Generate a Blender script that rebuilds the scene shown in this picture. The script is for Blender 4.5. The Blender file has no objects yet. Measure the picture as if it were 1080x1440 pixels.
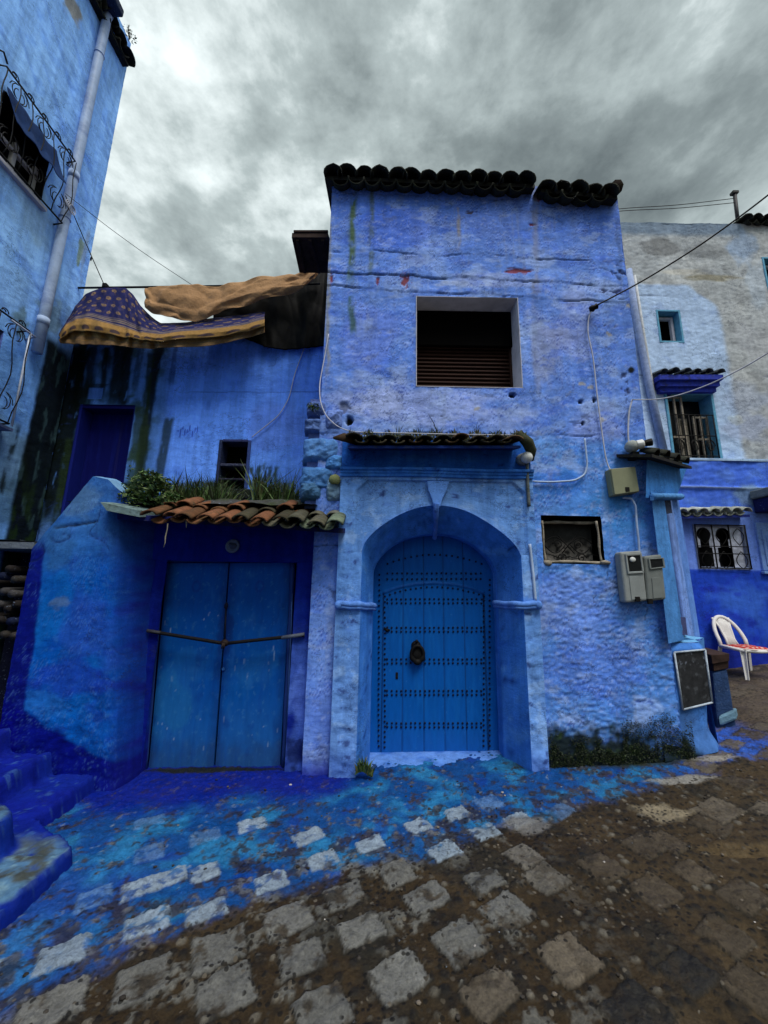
import bpy, math, random
import numpy as np
from math import radians as RAD, sin, cos, pi
random.seed(7)
SC = bpy.context.scene
COL = SC.collection

# ------------------------------------------------------------------ camera
EYE = np.array([0.0, 0.0, 1.55])
PITCH, ROLL, FOC = RAD(11), RAD(1.0), 540.0        # focal length in pixels of the 1080x1440 photograph
_F = np.array([0, cos(PITCH), sin(PITCH)]); _R0 = np.array([1.0, 0, 0]); _U0 = np.array([0, -sin(PITCH), cos(PITCH)])
_R = _R0*cos(ROLL) + _U0*sin(ROLL); _U = _U0*cos(ROLL) - _R0*sin(ROLL)
cam = bpy.data.cameras.new('camera'); camo = bpy.data.objects.new('camera', cam); COL.objects.link(camo)
from mathutils import Matrix, Vector
_m = Matrix([[_R[0], _U[0], -_F[0], EYE[0]], [_R[1], _U[1], -_F[1], EYE[1]], [_R[2], _U[2], -_F[2], EYE[2]], [0, 0, 0, 1]])
camo.matrix_world = _m
cam.sensor_fit = 'VERTICAL'; cam.sensor_height = 36; cam.lens = 36*FOC/1440
cam.clip_start = 0.05; cam.clip_end = 500
SC.camera = camo

# ------------------------------------------------------------------ sky and sun (overcast)
SUN_EL, SUN_AZ = RAD(62), RAD(152)
world = bpy.data.worlds.new('World'); SC.world = world; world.use_nodes = True
wt = world.node_tree; wn, wl = wt.nodes, wt.links; wn.clear()
def N(tree, typ, **kw):
    n = tree.nodes.new(typ)
    for k, v in kw.items(): setattr(n, k, v)
    return n
out = N(wt, 'ShaderNodeOutputWorld'); bg = N(wt, 'ShaderNodeBackground'); bg.inputs[1].default_value = 0.1
sky = N(wt, 'ShaderNodeTexSky'); sky.sky_type = 'NISHITA'; sky.sun_disc = False
sky.sun_elevation = SUN_EL; sky.sun_rotation = SUN_AZ
tc = N(wt, 'ShaderNodeTexCoord'); sep = N(wt, 'ShaderNodeSeparateXYZ'); wl.new(tc.outputs['Generated'], sep.inputs[0])
def wmath(op, a, b=None):
    n = N(wt, 'ShaderNodeMath', operation=op)
    for i, s in enumerate((a, b)):
        if s is None: continue
        if isinstance(s, (int, float)): n.inputs[i].default_value = s
        else: wl.new(s, n.inputs[i])
    return n.outputs[0]
zc = wmath('ADD', wmath('MAXIMUM', sep.outputs[2], 0.0), 0.62)
comb = N(wt, 'ShaderNodeCombineXYZ')
wl.new(wmath('DIVIDE', sep.outputs[0], zc), comb.inputs[0]); wl.new(wmath('DIVIDE', sep.outputs[1], zc), comb.inputs[1])
def wnoise(scale, detail, rough, dist, off):
    mp = N(wt, 'ShaderNodeMapping'); mp.inputs['Location'].default_value = off; mp.inputs['Rotation'].default_value = (0.5, 0.35, 0.2); mp.inputs['Scale'].default_value = (1.0, 1.0, 1.7); wl.new(tc.outputs['Generated'], mp.inputs[0])
    n = N(wt, 'ShaderNodeTexNoise'); n.inputs['Scale'].default_value = scale; n.inputs['Detail'].default_value = detail
    n.inputs['Roughness'].default_value = rough; n.inputs['Distortion'].default_value = dist
    wl.new(mp.outputs[0], n.inputs[0]); return n.outputs[0]
n1 = wnoise(2.3, 9, 0.58, 0.0, (3.1, 1.7, 0)); n2 = wnoise(6.0, 8, 0.60, 0.12, (0.4, 5.2, 0))
cl = wmath('ADD', wmath('ADD', wmath('MULTIPLY', n1, 1.2), wmath('MULTIPLY', n2, 0.70)), -0.508)
def glow(d, power, amt):                         # lifts or lowers the sky brightness round a direction
    v = N(wt, 'ShaderNodeVectorMath', operation='DOT_PRODUCT'); wl.new(tc.outputs['Generated'], v.inputs[0])
    d = np.array(d, float); d /= np.linalg.norm(d); v.inputs[1].default_value = tuple(d)
    return wmath('MULTIPLY', wmath('POWER', wmath('MAXIMUM', v.outputs['Value'], 0.0), power), amt)
for g in (glow((-0.45, 0.8, 0.62), 12, 0.09), glow((0.75, 0.72, 0.72), 22, 0.10), glow((0.25, 0.62, 1.0), 10, -0.12), glow((0.9, 0.45, 1.0), 14, -0.08),
          glow((-0.1, 1, 0.15), 6, 0.05), glow((0.0, 1, 0.42), 1.3, -0.195), glow((0.0, -1, 0.12), 3, -0.45), glow((0.9, -0.6, 0.1), 4, -0.3), glow((0.15, -0.45, 1.0), 4, 0.46)):  # unseen sky behind the camera is darkened low, lifted overhead, to shape the light
    cl = wmath('ADD', cl, g)
ramp = N(wt, 'ShaderNodeValToRGB'); wl.new(cl, ramp.inputs[0])
e = ramp.color_ramp.elements
e[0].position = 0.0; e[0].color = (0.75, 0.90, 0.87, 1)
e[1].position = 0.85; e[1].color = (8.6, 8.9, 9.0, 1)
x = e.new(0.17); x.color = (1.35, 1.6, 1.56, 1)
x = e.new(0.34); x.color = (2.5, 2.9, 2.85, 1)
x = e.new(0.50); x.color = (4.8, 5.3, 5.25, 1)
x = e.new(0.68); x.color = (6.7, 7.3, 7.2, 1)
mix = N(wt, 'ShaderNodeMix', data_type='RGBA'); mix.inputs[0].default_value = 0.93
wl.new(sky.outputs[0], mix.inputs[6]); wl.new(ramp.outputs[0], mix.inputs[7])
wl.new(mix.outputs[2], bg.inputs[0]); wl.new(bg.outputs[0], out.inputs[0])
sun = bpy.data.lights.new('sun', 'SUN'); sun.energy = 1.5; sun.angle = RAD(26); sun.color = (1.0, 0.96, 0.9)
suno = bpy.data.objects.new('sun', sun); COL.objects.link(suno)
_sd = Vector((cos(SUN_EL)*sin(SUN_AZ), cos(SUN_EL)*cos(SUN_AZ), sin(SUN_EL)))
suno.rotation_euler = _sd.to_track_quat('Z', 'Y').to_euler(); suno.location = (3, -6, 12)
SC.view_settings.view_transform = 'Standard'; SC.view_settings.look = 'None'
SC.view_settings.exposure = 1.0; SC.view_settings.gamma = 1.0

# ------------------------------------------------------------------ measuring: where a sight line of the photograph meets a real plane
def ray(px, py): return _F + (px-540)/FOC*_R + (720-py)/FOC*_U
def at(px, py, Y): d = ray(px, py); return EYE + d*((Y-EYE[1])/d[1])
def atx(px, py, X): d = ray(px, py); return EYE + d*((X-EYE[0])/d[0])
def atz(px, py, Z): d = ray(px, py); return EYE + d*((Z-EYE[2])/d[2])
def atp(px, py, P0, n): d = ray(px, py); return EYE + d*(np.dot(P0-EYE, n)/np.dot(d, n))

# ------------------------------------------------------------------ noise
_rng = np.random.RandomState(5); _perm = np.tile(_rng.permutation(256), 3); _ang = _rng.rand(256)*2*pi
def pn(x, y, seed=0):
    x = np.asarray(x, float)+seed*17.13; y = np.asarray(y, float)+seed*9.71
    xi = np.floor(x).astype(int); yi = np.floor(y).astype(int); xf = x-xi; yf = y-yi
    u = xf*xf*xf*(xf*(xf*6-15)+10); v = yf*yf*yf*(yf*(yf*6-15)+10)
    def g(ix, iy, fx, fy):
        a = _ang[_perm[(_perm[ix & 255]+iy) & 255]]; return np.cos(a)*fx+np.sin(a)*fy
    a = g(xi, yi, xf, yf); b = g(xi+1, yi, xf-1, yf); c = g(xi, yi+1, xf, yf-1); d = g(xi+1, yi+1, xf-1, yf-1)
    return (a*(1-u)+b*u)*(1-v)+(c*(1-u)+d*u)*v
def fbm(x, y, o=4, seed=0, r=0.5):
    s = 0; a = 1; t = 0
    for i in range(o):
        s = s+a*pn(x*2**i, y*2**i, seed+i); t += a; a *= r
    return s/t*1.6
def sstep(a, b, x): t = np.clip((x-a)/(b-a), 0, 1); return t*t*(3-2*t)
def spot(x, z, cx, cz, rx, rz, seed=0, rag=0.6, fr=3.0):
    d = np.sqrt(((x-cx)/rx)**2+((z-cz)/rz)**2)
    return sstep(1.0, 0.55, d+rag*fbm(x*fr/rx*0.35, z*fr/rz*0.35, 4, seed))
def blend(c, m, col): m = np.asarray(m)[..., None]; return c*(1-m)+np.array(col)*m
def crackline(x, z, fx, fz, seed, w=0.012): return sstep(w, 0, np.abs(fbm(x*fx, z*fz, 3, seed)))
def ledges(f, n, h): t = f*n; k = np.floor(t); return (k+sstep(0.42, 0.58, t-k))/n*h

# ------------------------------------------------------------------ mesh building
class MB:
    def __init__(s): s.v = []; s.f = []; s.c = []; s.sm = []; s.n = 0
    def add(s, v, f, col=(1, 1, 1), smooth=False):
        v = np.asarray(v, float).reshape(-1, 3); c = np.asarray(col, float)
        if c.ndim == 1: c = np.tile(c, (len(v), 1))
        s.v.append(v); s.c.append(c.reshape(-1, 3)); s.f += [tuple(i+s.n for i in q) for q in f]; s.sm += [smooth]*len(f); s.n += len(v); return s
    def grid(s, P, col=(1, 1, 1), mask=None, smooth=True):
        nv, nu = P.shape[:2]; i = np.arange(nv*nu).reshape(nv, nu)
        q = np.stack([i[:-1, :-1], i[:-1, 1:], i[1:, 1:], i[1:, :-1]], -1)
        q = q[mask] if mask is not None else q.reshape(-1, 4)
        c = np.asarray(col, float)
        if c.ndim == 3: c = c.reshape(-1, 3)
        return s.add(P.reshape(-1, 3), q.tolist(), c, smooth)
    def hexa(s, p, col=(1, 1, 1)):     # 4 corners round one face, then the same 4 of the other face
        return s.add(p, [(0, 1, 2, 3), (7, 6, 5, 4), (0, 4, 5, 1), (1, 5, 6, 2), (2, 6, 7, 3), (3, 7, 4, 0)], col)
    def box(s, x0, x1, y0, y1, z0, z1, col=(1, 1, 1)):
        return s.hexa([(x0, y0, z0), (x1, y0, z0), (x1, y0, z1), (x0, y0, z1), (x0, y1, z0), (x1, y1, z0), (x1, y1, z1), (x0, y1, z1)], col)
    def prism(s, poly, d, col=(1, 1, 1)):
        p = np.asarray(poly, float); n = len(p); d = np.asarray(d, float)
        f = [tuple(range(n)), tuple(range(2*n-1, n-1, -1))]+[(i, i+n, (i+1) % n+n, (i+1) % n) for i in range(n)]
        return s.add(np.vstack([p, p+d]), f, col)
    def tube(s, pts, r, n=7, col=(1, 1, 1), closed=False, flat=1.0):
        P = [np.asarray(p, float) for p in pts]; m = len(P); R = r if hasattr(r, '__len__') else [r]*m; V = []
        prev = None
        for i in range(m):
            a = P[i-1] if (i or closed) else P[0]; b = P[(i+1) % m] if (i < m-1 or closed) else P[-1]
            t = b-a; t = t/(np.linalg.norm(t)+1e-9)
            if prev is None: prev = np.array([0, 0, 1.0]) if abs(t[2]) < 0.9 else np.array([1.0, 0, 0])
            u = prev-t*np.dot(prev, t); u /= np.linalg.norm(u)+1e-9; w = np.cross(t, u); prev = u
            for k in range(n): V.append(P[i]+R[i]*(u*cos(2*pi*k/n)+w*flat*sin(2*pi*k/n)))
        F = []
        for i in range(m if closed else m-1):
            j = (i+1) % m
            for k in range(n): F.append((i*n+k, i*n+(k+1) % n, j*n+(k+1) % n, j*n+k))
        if not closed: F += [tuple(range(n))[::-1], tuple(range((m-1)*n, m*n))]
        return s.add(V, F, col, True)
    def ball(s, c, r, col=(1, 1, 1), n=12, rough=0, seed=0):
        rr = np.array(r if hasattr(r, '__len__') else (r, r, r), float); m = max(6, n//2+1)
        th = np.linspace(0, pi, m)[:, None]; ph = np.linspace(0, 2*pi, n+1)[None, :]
        D = np.stack([np.sin(th)*np.cos(ph), np.sin(th)*np.sin(ph), np.cos(th)+0*ph], -1)
        if rough: D = D*(1+rough*fbm(D[..., 0]*2+D[..., 2]*1.3, D[..., 1]*2+D[..., 2]*0.7+seed*3.3, 3, seed))[..., None]
        return s.grid(np.asarray(c)+D*rr, col)
    def lathe(s, c, axis, prof, n=20, col=(1, 1, 1)):   # prof: (distance along axis, radius)
        a = np.asarray(axis, float); a /= np.linalg.norm(a); u = np.cross(a, (0, 0, 1.0) if abs(a[2]) < 0.9 else (1.0, 0, 0)); u /= np.linalg.norm(u); w = np.cross(a, u)
        ph = np.linspace(0, 2*pi, n+1)
        P = np.array([[np.asarray(c)+a*d+r*(u*cos(t)+w*sin(t)) for t in ph] for d, r in prof])
        return s.grid(P, col)
    def build(s, name, mat, parent=None, bevel=0, seg=2, solid=0):
        V = np.vstack(s.v); C = np.vstack(s.c)
        me = bpy.data.meshes.new(name)
        if parent is not None:
            q = parent; base = np.zeros(3)
            while q is not None: base += np.array(q.location); q = q.parent
        else:
            base = np.array([(V[:, 0].min()+V[:, 0].max())/2, (V[:, 1].min()+V[:, 1].max())/2, V[:, 2].min()])
        me.from_pydata((V-base).tolist(), [], s.f); me.polygons.foreach_set('use_smooth', s.sm)
        ca = me.color_attributes.new('Col', 'FLOAT_COLOR', 'POINT'); ca.data.foreach_set('color', np.hstack([np.clip(C, 0, 1), np.ones((len(C), 1))]).ravel())
        me.materials.append(mat); me.update()
        o = bpy.data.objects.new(name, me); COL.objects.link(o)
        if parent is not None: o.parent = parent
        else: o.location = base
        if solid:
            m = o.modifiers.new('solid', 'SOLIDIFY'); m.thickness = solid; m.offset = 0
        if bevel:
            m = o.modifiers.new('bevel', 'BEVEL'); m.width = bevel; m.segments = seg; m.limit_method = 'ANGLE'; m.angle_limit = RAD(40)
        return o
def thing(name, label, cat, loc, group=None):
    o = bpy.data.objects.new(name, None); COL.objects.link(o); o.location = tuple(loc); o.empty_display_size = 0.2
    o['label'] = label; o['category'] = cat
    if group: o['group'] = group
    return o
def tag(o, label, cat, group=None, kind=None):
    o['label'] = label; o['category'] = cat
    if group: o['group'] = group
    if kind: o['kind'] = kind
    return o

# ------------------------------------------------------------------ materials
def newmat(name):
    m = bpy.data.materials.new(name); m.use_nodes = True; t = m.node_tree
    b = t.nodes['Principled BSDF']; pos = N(t, 'ShaderNodeNewGeometry').outputs['Position']; return m, t, b, pos
def tnoise(t, pos, scale, detail=5, rough=0.6, dist=0, stretch=None):
    if stretch:
        mp = N(t, 'ShaderNodeMapping'); mp.inputs['Scale'].default_value = stretch; t.links.new(pos, mp.inputs[0]); pos = mp.outputs[0]
    n = N(t, 'ShaderNodeTexNoise'); n.inputs['Scale'].default_value = scale; n.inputs['Detail'].default_value = detail
    n.inputs['Roughness'].default_value = rough; n.inputs['Distortion'].default_value = dist; t.links.new(pos, n.inputs[0]); return n.outputs[0]
def tmath(t, op, a, b=None, clamp=False):
    n = N(t, 'ShaderNodeMath', operation=op); n.use_clamp = clamp
    for i, s in enumerate((a, b)):
        if s is None: continue
        if isinstance(s, (int, float)): n.inputs[i].default_value = s
        else: t.links.new(s, n.inputs[i])
    return n.outputs[0]
def tmix(t, fac, a, b, mode='MIX'):
    n = N(t, 'ShaderNodeMix', data_type='RGBA', blend_type=mode)
    for i, s in ((0, fac), (6, a), (7, b)):
        if isinstance(s, (int, float)): n.inputs[i].default_value = s
        elif isinstance(s, tuple): n.inputs[i].default_value = s+(1,) if len(s) == 3 else s
        else: t.links.new(s, n.inputs[i])
    return n.outputs[2]
def tramp(t, f, lo, hi):
    n = N(t, 'ShaderNodeMapRange'); n.inputs['From Min'].default_value = lo; n.inputs['From Max'].default_value = hi; t.links.new(f, n.inputs[0]); return n.outputs[0]
def bump(t, b, parts):
    prev = None
    for h, st, d in parts:
        n = N(t, 'ShaderNodeBump'); n.inputs['Strength'].default_value = st; n.inputs['Distance'].default_value = d
        t.links.new(h, n.inputs['Height'])
        if prev: t.links.new(prev, n.inputs['Normal'])
        prev = n.outputs[0]
    t.links.new(prev, b.inputs['Normal'])
def N_sep(t, c): q = N(t, 'ShaderNodeSeparateColor'); t.links.new(c, q.inputs[0]); return q.outputs[1]
def plaster(name, var=0.35, rough=0.82, b1=0.13, b2=0.55, streak=0.25, tint=(0.98, 1.12, 1.17), chalk_=0.10):
    m, t, b, pos = newmat(name)
    at_ = N(t, 'ShaderNodeVertexColor'); at_.layer_name = 'Col'; c = at_.outputs[0]
    big = tnoise(t, pos, 2.2, 6, 0.62); mid = tnoise(t, pos, 11, 6, 0.65, 0.4); fine = tnoise(t, pos, 70, 4, 0.7)
    ver = tnoise(t, pos, 3.0, 5, 0.6, 0.2, (3.5, 3.5, 0.35))
    v = tmath(t, 'ADD', tmath(t, 'MULTIPLY', tramp(t, mid, 0.3, 0.7), var*.7), 1-var*0.4)
    v = tmath(t, 'MULTIPLY', v, tmath(t, 'ADD', tmath(t, 'MULTIPLY', tramp(t, big, 0.3, 0.7), var*0.7), 1-var*0.4))
    v = tmath(t, 'MULTIPLY', v, tmath(t, 'ADD', tmath(t, 'MULTIPLY', tramp(t, ver, 0.35, 0.65), streak), 1-streak*0.6))
    v = tmath(t, 'MULTIPLY', v, tmath(t, 'ADD', tmath(t, 'MULTIPLY', tramp(t, fine, 0.25, 0.75), 0.3), 0.85))
    tn = N(t, 'ShaderNodeVectorMath', operation='MULTIPLY'); tn.inputs[1].default_value = tint; t.links.new(c, tn.inputs[0])
    n = N(t, 'ShaderNodeVectorMath', operation='SCALE'); t.links.new(tn.outputs[0], n.inputs[0]); t.links.new(v, n.inputs['Scale'])
    chalk = tmath(t, 'MULTIPLY', tmath(t, 'SUBTRACT', tramp(t, tnoise(t, pos, 26, 5, 0.75, 0.8), 0.55, 0.75), 0.15, True), tmath(t, 'MULTIPLY', tmath(t, 'MULTIPLY', tmath(t, 'SUBTRACT', N_sep(t, c), 0.08, True), 8.0, True), chalk_))
    cn = tmath(t, 'ABSOLUTE', tmath(t, 'SUBTRACT', tnoise(t, pos, 4.2, 9, 0.66, 0.25, (1, 1, 1.35)), 0.5)); cmask = tramp(t, tnoise(t, pos, 1.3, 4, 0.6), 0.47, 0.60)
    crack = tmath(t, 'MULTIPLY', tmath(t, 'SUBTRACT', 1.0, tramp(t, cn, 0.002, 0.009), True), cmask, True)
    base = tmix(t, tmath(t, 'MULTIPLY', crack, 0.75), n.outputs[0], (0.012, 0.018, 0.06))
    pit = tramp(t, tnoise(t, pos, 33, 6, 0.72, 0.3), 0.655, 0.69); base = tmix(t, tmath(t, 'MULTIPLY', pit, 0.45, True), base, (0.015, 0.022, 0.09))
    cc = tmix(t, chalk, base, (0.62, 0.68, 0.86))
    t.links.new(cc, b.inputs['Base Color']); b.inputs['Roughness'].default_value = rough
    b.inputs['Specular IOR Level'].default_value = 0.06
    flat = tnoise(t, pos, 16, 6, 0.7, 0.9, (0.7, 0.7, 1.7))
    msk = tramp(t, tnoise(t, pos, 1.7, 4, 0.6), 0.40, 0.62); fl2 = tmath(t, 'MULTIPLY', flat, tmath(t, 'ADD', tmath(t, 'MULTIPLY', msk, 1.1), 0.15))
    fin = tmath(t, 'MULTIPLY', tnoise(t, pos, 60, 5, 0.75, 0.3, (0.7, 0.7, 1.4)), tmath(t, 'ADD', tmath(t, 'MULTIPLY', msk, 0.8), 0.35))
    bump(t, b, [(fl2, b1, 0.02), (fin, b2, 0.008)])
    return m
def simple(name, col, rough=0.7, metal=0, var=0.3, vs=14, bs=0.25, bd=0.004, bsc=60, dirt=None, dirts=5, stretch=None, useattr=False, spec=0.12, wear=None):
    m, t, b, pos = newmat(name)
    n = tnoise(t, pos, vs, 6, 0.65, 0.3, stretch)
    if useattr:
        a = N(t, 'ShaderNodeVertexColor'); a.layer_name = 'Col'; col = a.outputs[0]
        if var == 0: c = col
        else:
            vv = tmath(t, 'ADD', tmath(t, 'MULTIPLY', tramp(t, n, 0.3, 0.7), var*1.4), 1-var*0.8)
            s = N(t, 'ShaderNodeVectorMath', operation='SCALE'); t.links.new(col, s.inputs[0]); t.links.new(vv, s.inputs['Scale']); c = s.outputs[0]
    else:
        c = tmix(t, tramp(t, n, 0.3, 0.7), tuple(k*(1-var) for k in col), tuple(min(1, k*(1+var)) for k in col))
    if dirt is not None:
        d = tramp(t, tnoise(t, pos, dirts, 7, 0.7, 0.5), 0.5, 0.68)
        c = tmix(t, tmath(t, 'MULTIPLY', d, 0.8, True), c, dirt)
    if wear is not None:
        d = tramp(t, tnoise(t, pos, 38, 6, 0.75, 0.6), 0.62, 0.68); c = tmix(t, tmath(t, 'MULTIPLY', d, 0.8, True), c, wear)
    t.links.new(c, b.inputs['Base Color']) if not isinstance(c, tuple) else None
    b.inputs['Roughness'].default_value = rough; b.inputs['Metallic'].default_value = metal; b.inputs['Specular IOR Level'].default_value = spec
    bump(t, b, [(tnoise(t, pos, bsc, 5, 0.65), bs, bd)])
    return m
M = {}
M['plaster'] = plaster('flaking_limewash')
M['plaster_rough'] = plaster('rough_limewash', 0.4, 0.85, 0.4, 0.8, 0.15, (1, 1, 1), 0.08)
M['plaster_smooth'] = plaster('smooth_limewash', 0.3, 0.75, 0.35, 0.4, 0.35, (0.82, 1.10, 1.14), 0.03)
M['tile_dark'] = simple('black_mossy_tile', (0.022, 0.023, 0.018), 0.85, var=0.6, vs=18, bs=0.6, bd=0.006, bsc=45, dirt=(0.03, 0.035, 0.012))
M['tile_attr'] = simple('weathered_tile', None, 0.85, var=0.45, vs=16, bs=0.6, bd=0.006, bsc=50, dirt=(0.035, 0.038, 0.02), dirts=13, useattr=True)
M['white_plaster'] = simple('grey_white_plaster', (0.46, 0.46, 0.52), 0.85, var=0.15, vs=7, bs=0.3, dirt=(0.30, 0.30, 0.36), dirts=4)
M['shutter'] = simple('dark_brown_slats', (0.026, 0.011, 0.008), 0.7, var=0.4, vs=10, stretch=(1, 1, 6))
M['black'] = simple('void_black', (0.0015, 0.0015, 0.0017), 0.9, var=0.2, spec=0.02)  # stands in for the darkness inside recesses and voids
M['door_paint'] = simple('blue_door_paint', None, 0.6, var=0.16, vs=9, bs=0.25, bd=0.003, bsc=40, useattr=True, stretch=(3, 3, 0.6), spec=0.10)
M['iron'] = simple('rusty_dark_iron', (0.007, 0.0065, 0.0065), 0.6, 0.0, var=0.4, bs=0.4, bd=0.002)
M['iron_attr'] = simple('painted_iron', None, 0.6, 0.1, var=0.3, useattr=True)
M['old_wood'] = simple('grey_weathered_wood', (0.24, 0.21, 0.17), 0.85, var=0.45, vs=9, stretch=(2, 2, 5), bs=0.6, bd=0.004, bsc=35, dirt=(0.03, 0.03, 0.03))
M['brown_wood'] = simple('dark_brown_wood', (0.035, 0.02, 0.016), 0.8, var=0.5, vs=12, bs=0.5, bsc=30)
M['plastic_grey'] = simple('grey_meter_plastic', (0.23, 0.25, 0.25), 0.5, var=0.14, vs=8, bs=0.1, dirt=(0.15, 0.15, 0.14), dirts=3)
M['plastic_dgrey'] = simple('darker_meter_plastic', (0.15, 0.165, 0.16), 0.45, var=0.14, vs=8, bs=0.1, dirt=(0.10, 0.10, 0.09), dirts=3)
M['plastic_olive'] = simple('olive_box_plastic', (0.20, 0.21, 0.135), 0.55, var=0.1, vs=6, bs=0.1)
M['glass_dark'] = simple('dark_meter_glass', (0.01, 0.011, 0.012), 0.15, var=0.2, bs=0.02)
M['white_plastic'] = simple('white_plastic', (0.55, 0.56, 0.55), 0.4, var=0.1, bs=0.08, dirt=(0.36, 0.36, 0.34), dirts=6)
M['chair_plastic'] = simple('worn_white_chair_plastic', (0.62, 0.60, 0.58), 0.45, var=0.1, bs=0.08)
M['cloth_attr'] = simple('woven_cloth', None, 0.95, var=0.3, vs=30, bs=0.6, bd=0.003, bsc=180, useattr=True, spec=0.1)
M['tarp'] = simple('brown_tarp', (0.33, 0.185, 0.085), 0.75, var=0.18, vs=6, bs=0.7, bd=0.03, bsc=9)
M['black_plastic'] = simple('black_plastic_sheet', (0.0009, 0.0009, 0.001), 0.6, var=0.3, bs=0.3, bd=0.02, bsc=5, spec=0.08)
M['leaf'] = simple('leaf', None, 0.6, var=0.45, vs=25, useattr=True, bs=0.1, spec=0.3)
M['stone_attr'] = simple('painted_stone', None, 0.85, var=0.35, vs=12, bs=0.9, bd=0.015, bsc=22, useattr=True, wear=(0.35, 0.45, 0.6))
M['cable_black'] = simple('black_cable', (0.01, 0.01, 0.011), 0.6, var=0.2, bs=0.1)
M['cable_white'] = simple('pale_cable', (0.42, 0.43, 0.50), 0.6, var=0.2, bs=0.1)
M['pipe_blue'] = simple('blue_grey_pipe', (0.34, 0.44, 0.62), 0.5, var=0.2, vs=5, bs=0.2, dirt=(0.16, 0.22, 0.42), dirts=3)
M['slate'] = simple('dark_slate_panel', None, 0.6, var=0.5, vs=18, bs=0.6, bsc=30, useattr=True)
M['pane'] = simple('grimy_window_pane', (0.004, 0.004, 0.005), 0.3, var=0.6, vs=10, bs=0.1)
M['teal_wood'] = simple('teal_painted_frame', (0.10, 0.29, 0.44), 0.7, var=0.25, bs=0.4, wear=(0.3, 0.36, 0.38))
M['concrete'] = simple('stained_concrete', (0.10, 0.115, 0.12), 0.9, var=0.45, vs=8, bs=0.8, bd=0.01, bsc=25, dirt=(0.03, 0.04, 0.02), dirts=7)
def ground_mat():
    m, t, b, pos = newmat('cobbled_street')
    a = N(t, 'ShaderNodeVertexColor'); a.layer_name = 'Col'
    n1 = tnoise(t, pos, 14, 7, 0.7, 0.5); n2 = tnoise(t, pos, 85, 5, 0.75)
    v = tmath(t, 'MULTIPLY', tmath(t, 'ADD', tmath(t, 'MULTIPLY', tramp(t, n1, 0.3, 0.7), 0.6), 0.66), tmath(t, 'ADD', tmath(t, 'MULTIPLY', tramp(t, n2, 0.3, 0.7), 0.75), 0.6))
    s = N(t, 'ShaderNodeVectorMath', operation='SCALE'); t.links.new(a.outputs[0], s.inputs[0]); t.links.new(v, s.inputs['Scale'])
    vo = N(t, 'ShaderNodeTexVoronoi'); vo.inputs['Scale'].default_value = 38; vo.inputs['Randomness'].default_value = 1; t.links.new(pos, vo.inputs['Vector'])
    d = vo.outputs['Distance']; h = tramp(t, d, 0.5, 0.05)
    mu = N(t, 'ShaderNodeAttribute'); mu.attribute_name = 'mud'; hs = N(t, 'ShaderNodeSeparateColor'); t.links.new(vo.outputs['Color'], hs.inputs[0])
    stone = tmath(t, 'MULTIPLY', tramp(t, d, 0.42, 0.34), mu.outputs['Fac'], True); pc = N(t, 'ShaderNodeValToRGB'); t.links.new(hs.outputs[0], pc.inputs[0]); pe = pc.color_ramp.elements; pe[0].color = (0.006, 0.005, 0.004, 1); pe[0].position = 0.45; pe[1].color = (0.10, 0.085, 0.065, 1); pe[1].position = 0.97; q_ = pe.new(.8); q_.color = (0.035, 0.027, 0.018, 1)
    some = tmath(t, 'GREATER_THAN', hs.outputs[1], tmath(t, 'MULTIPLY', tramp(t, tnoise(t, pos, 2.4, 4, 0.6), 0.38, 0.6), 0.95))
    c = tmix(t, tmath(t, 'MULTIPLY', tramp(t, n2, 0.6, 0.72), 0.35, True), s.outputs[0], (0.012, 0.010, 0.008))
    c = tmix(t, tmath(t, 'MULTIPLY', tmath(t, 'MULTIPLY', stone, some), 0.85, True), c, pc.outputs[0])
    t.links.new(c, b.inputs['Base Color'])
    r = tmath(t, 'ADD', tmath(t, 'MULTIPLY', tramp(t, tnoise(t, pos, 3.2, 5, 0.6), 0.35, 0.65), 0.38), 0.42, True); t.links.new(r, b.inputs['Roughness'])
    b.inputs['Specular IOR Level'].default_value = 0.16
    bump(t, b, [(n1, 0.5, 0.02), (h, 0.35, 0.008), (n2, 0.6, 0.008)])
    return m
M['ground'] = ground_mat()

# base colours
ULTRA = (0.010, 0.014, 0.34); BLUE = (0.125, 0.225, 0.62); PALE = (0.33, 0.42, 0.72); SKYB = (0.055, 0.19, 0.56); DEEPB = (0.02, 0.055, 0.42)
GREY = (0.26, 0.27, 0.33); MOSS = (0.016, 0.022, 0.007); NEARBLACK = (0.008, 0.010, 0.010); RED = (0.20, 0.028, 0.018); GREEN = (0.075, 0.11, 0.05)

# ------------------------------------------------------------------ ground
def gz(x, y):
    b = np.interp(x, [-6, -2.5, -0.8, 0.5, 1.5, 2.6, 3.5, 5, 9, 60], [-.15, -.10, -.05, 0, .05, .13, .24, .44, .9, 1.2])
    k = np.interp(y, [0, 1.5, 3.7, 6, 9], [0.2, 0.3, 1.0, 1.1, 1.1]); return np.where(b > 0, b*k, b)
def lines(*seg):
    L = []
    for a, b, st in seg: L += list(np.arange(a, b-1e-6, st))
    return np.array(L+[seg[-1][1]])
SLABS = """p354,1160 p434,1177 p520,1187 p588,1162 p643,1144 p682,1170 p730,1153 q688,1129 q789,1141 p454,1209 p381,1241 p624,1197 g485,1258 g558,1228 g405,1293 g600,1263
g682,1239 b737,1204 b768,1235 g425,1348 g508,1308 g648,1324 g713,1283 g559,1373 g453,1423 t799,1346 t689,1396 d895,1423 d967,1369 m1018,1317 m922,1254 m847,1221 m974,1228 q210,1157
q288,1177 q210,1200 p200,1247 p288,1227 q132,1263 p240,1233 p207,1300 p88,1342 g308,1335 g200,1380 g317,1393 g73,1417 p290,1283 m1062,1395 m1000,1160 m940,1185 m1040,1105 t1010,1140 m905,1190 m1045,1260"""
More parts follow.
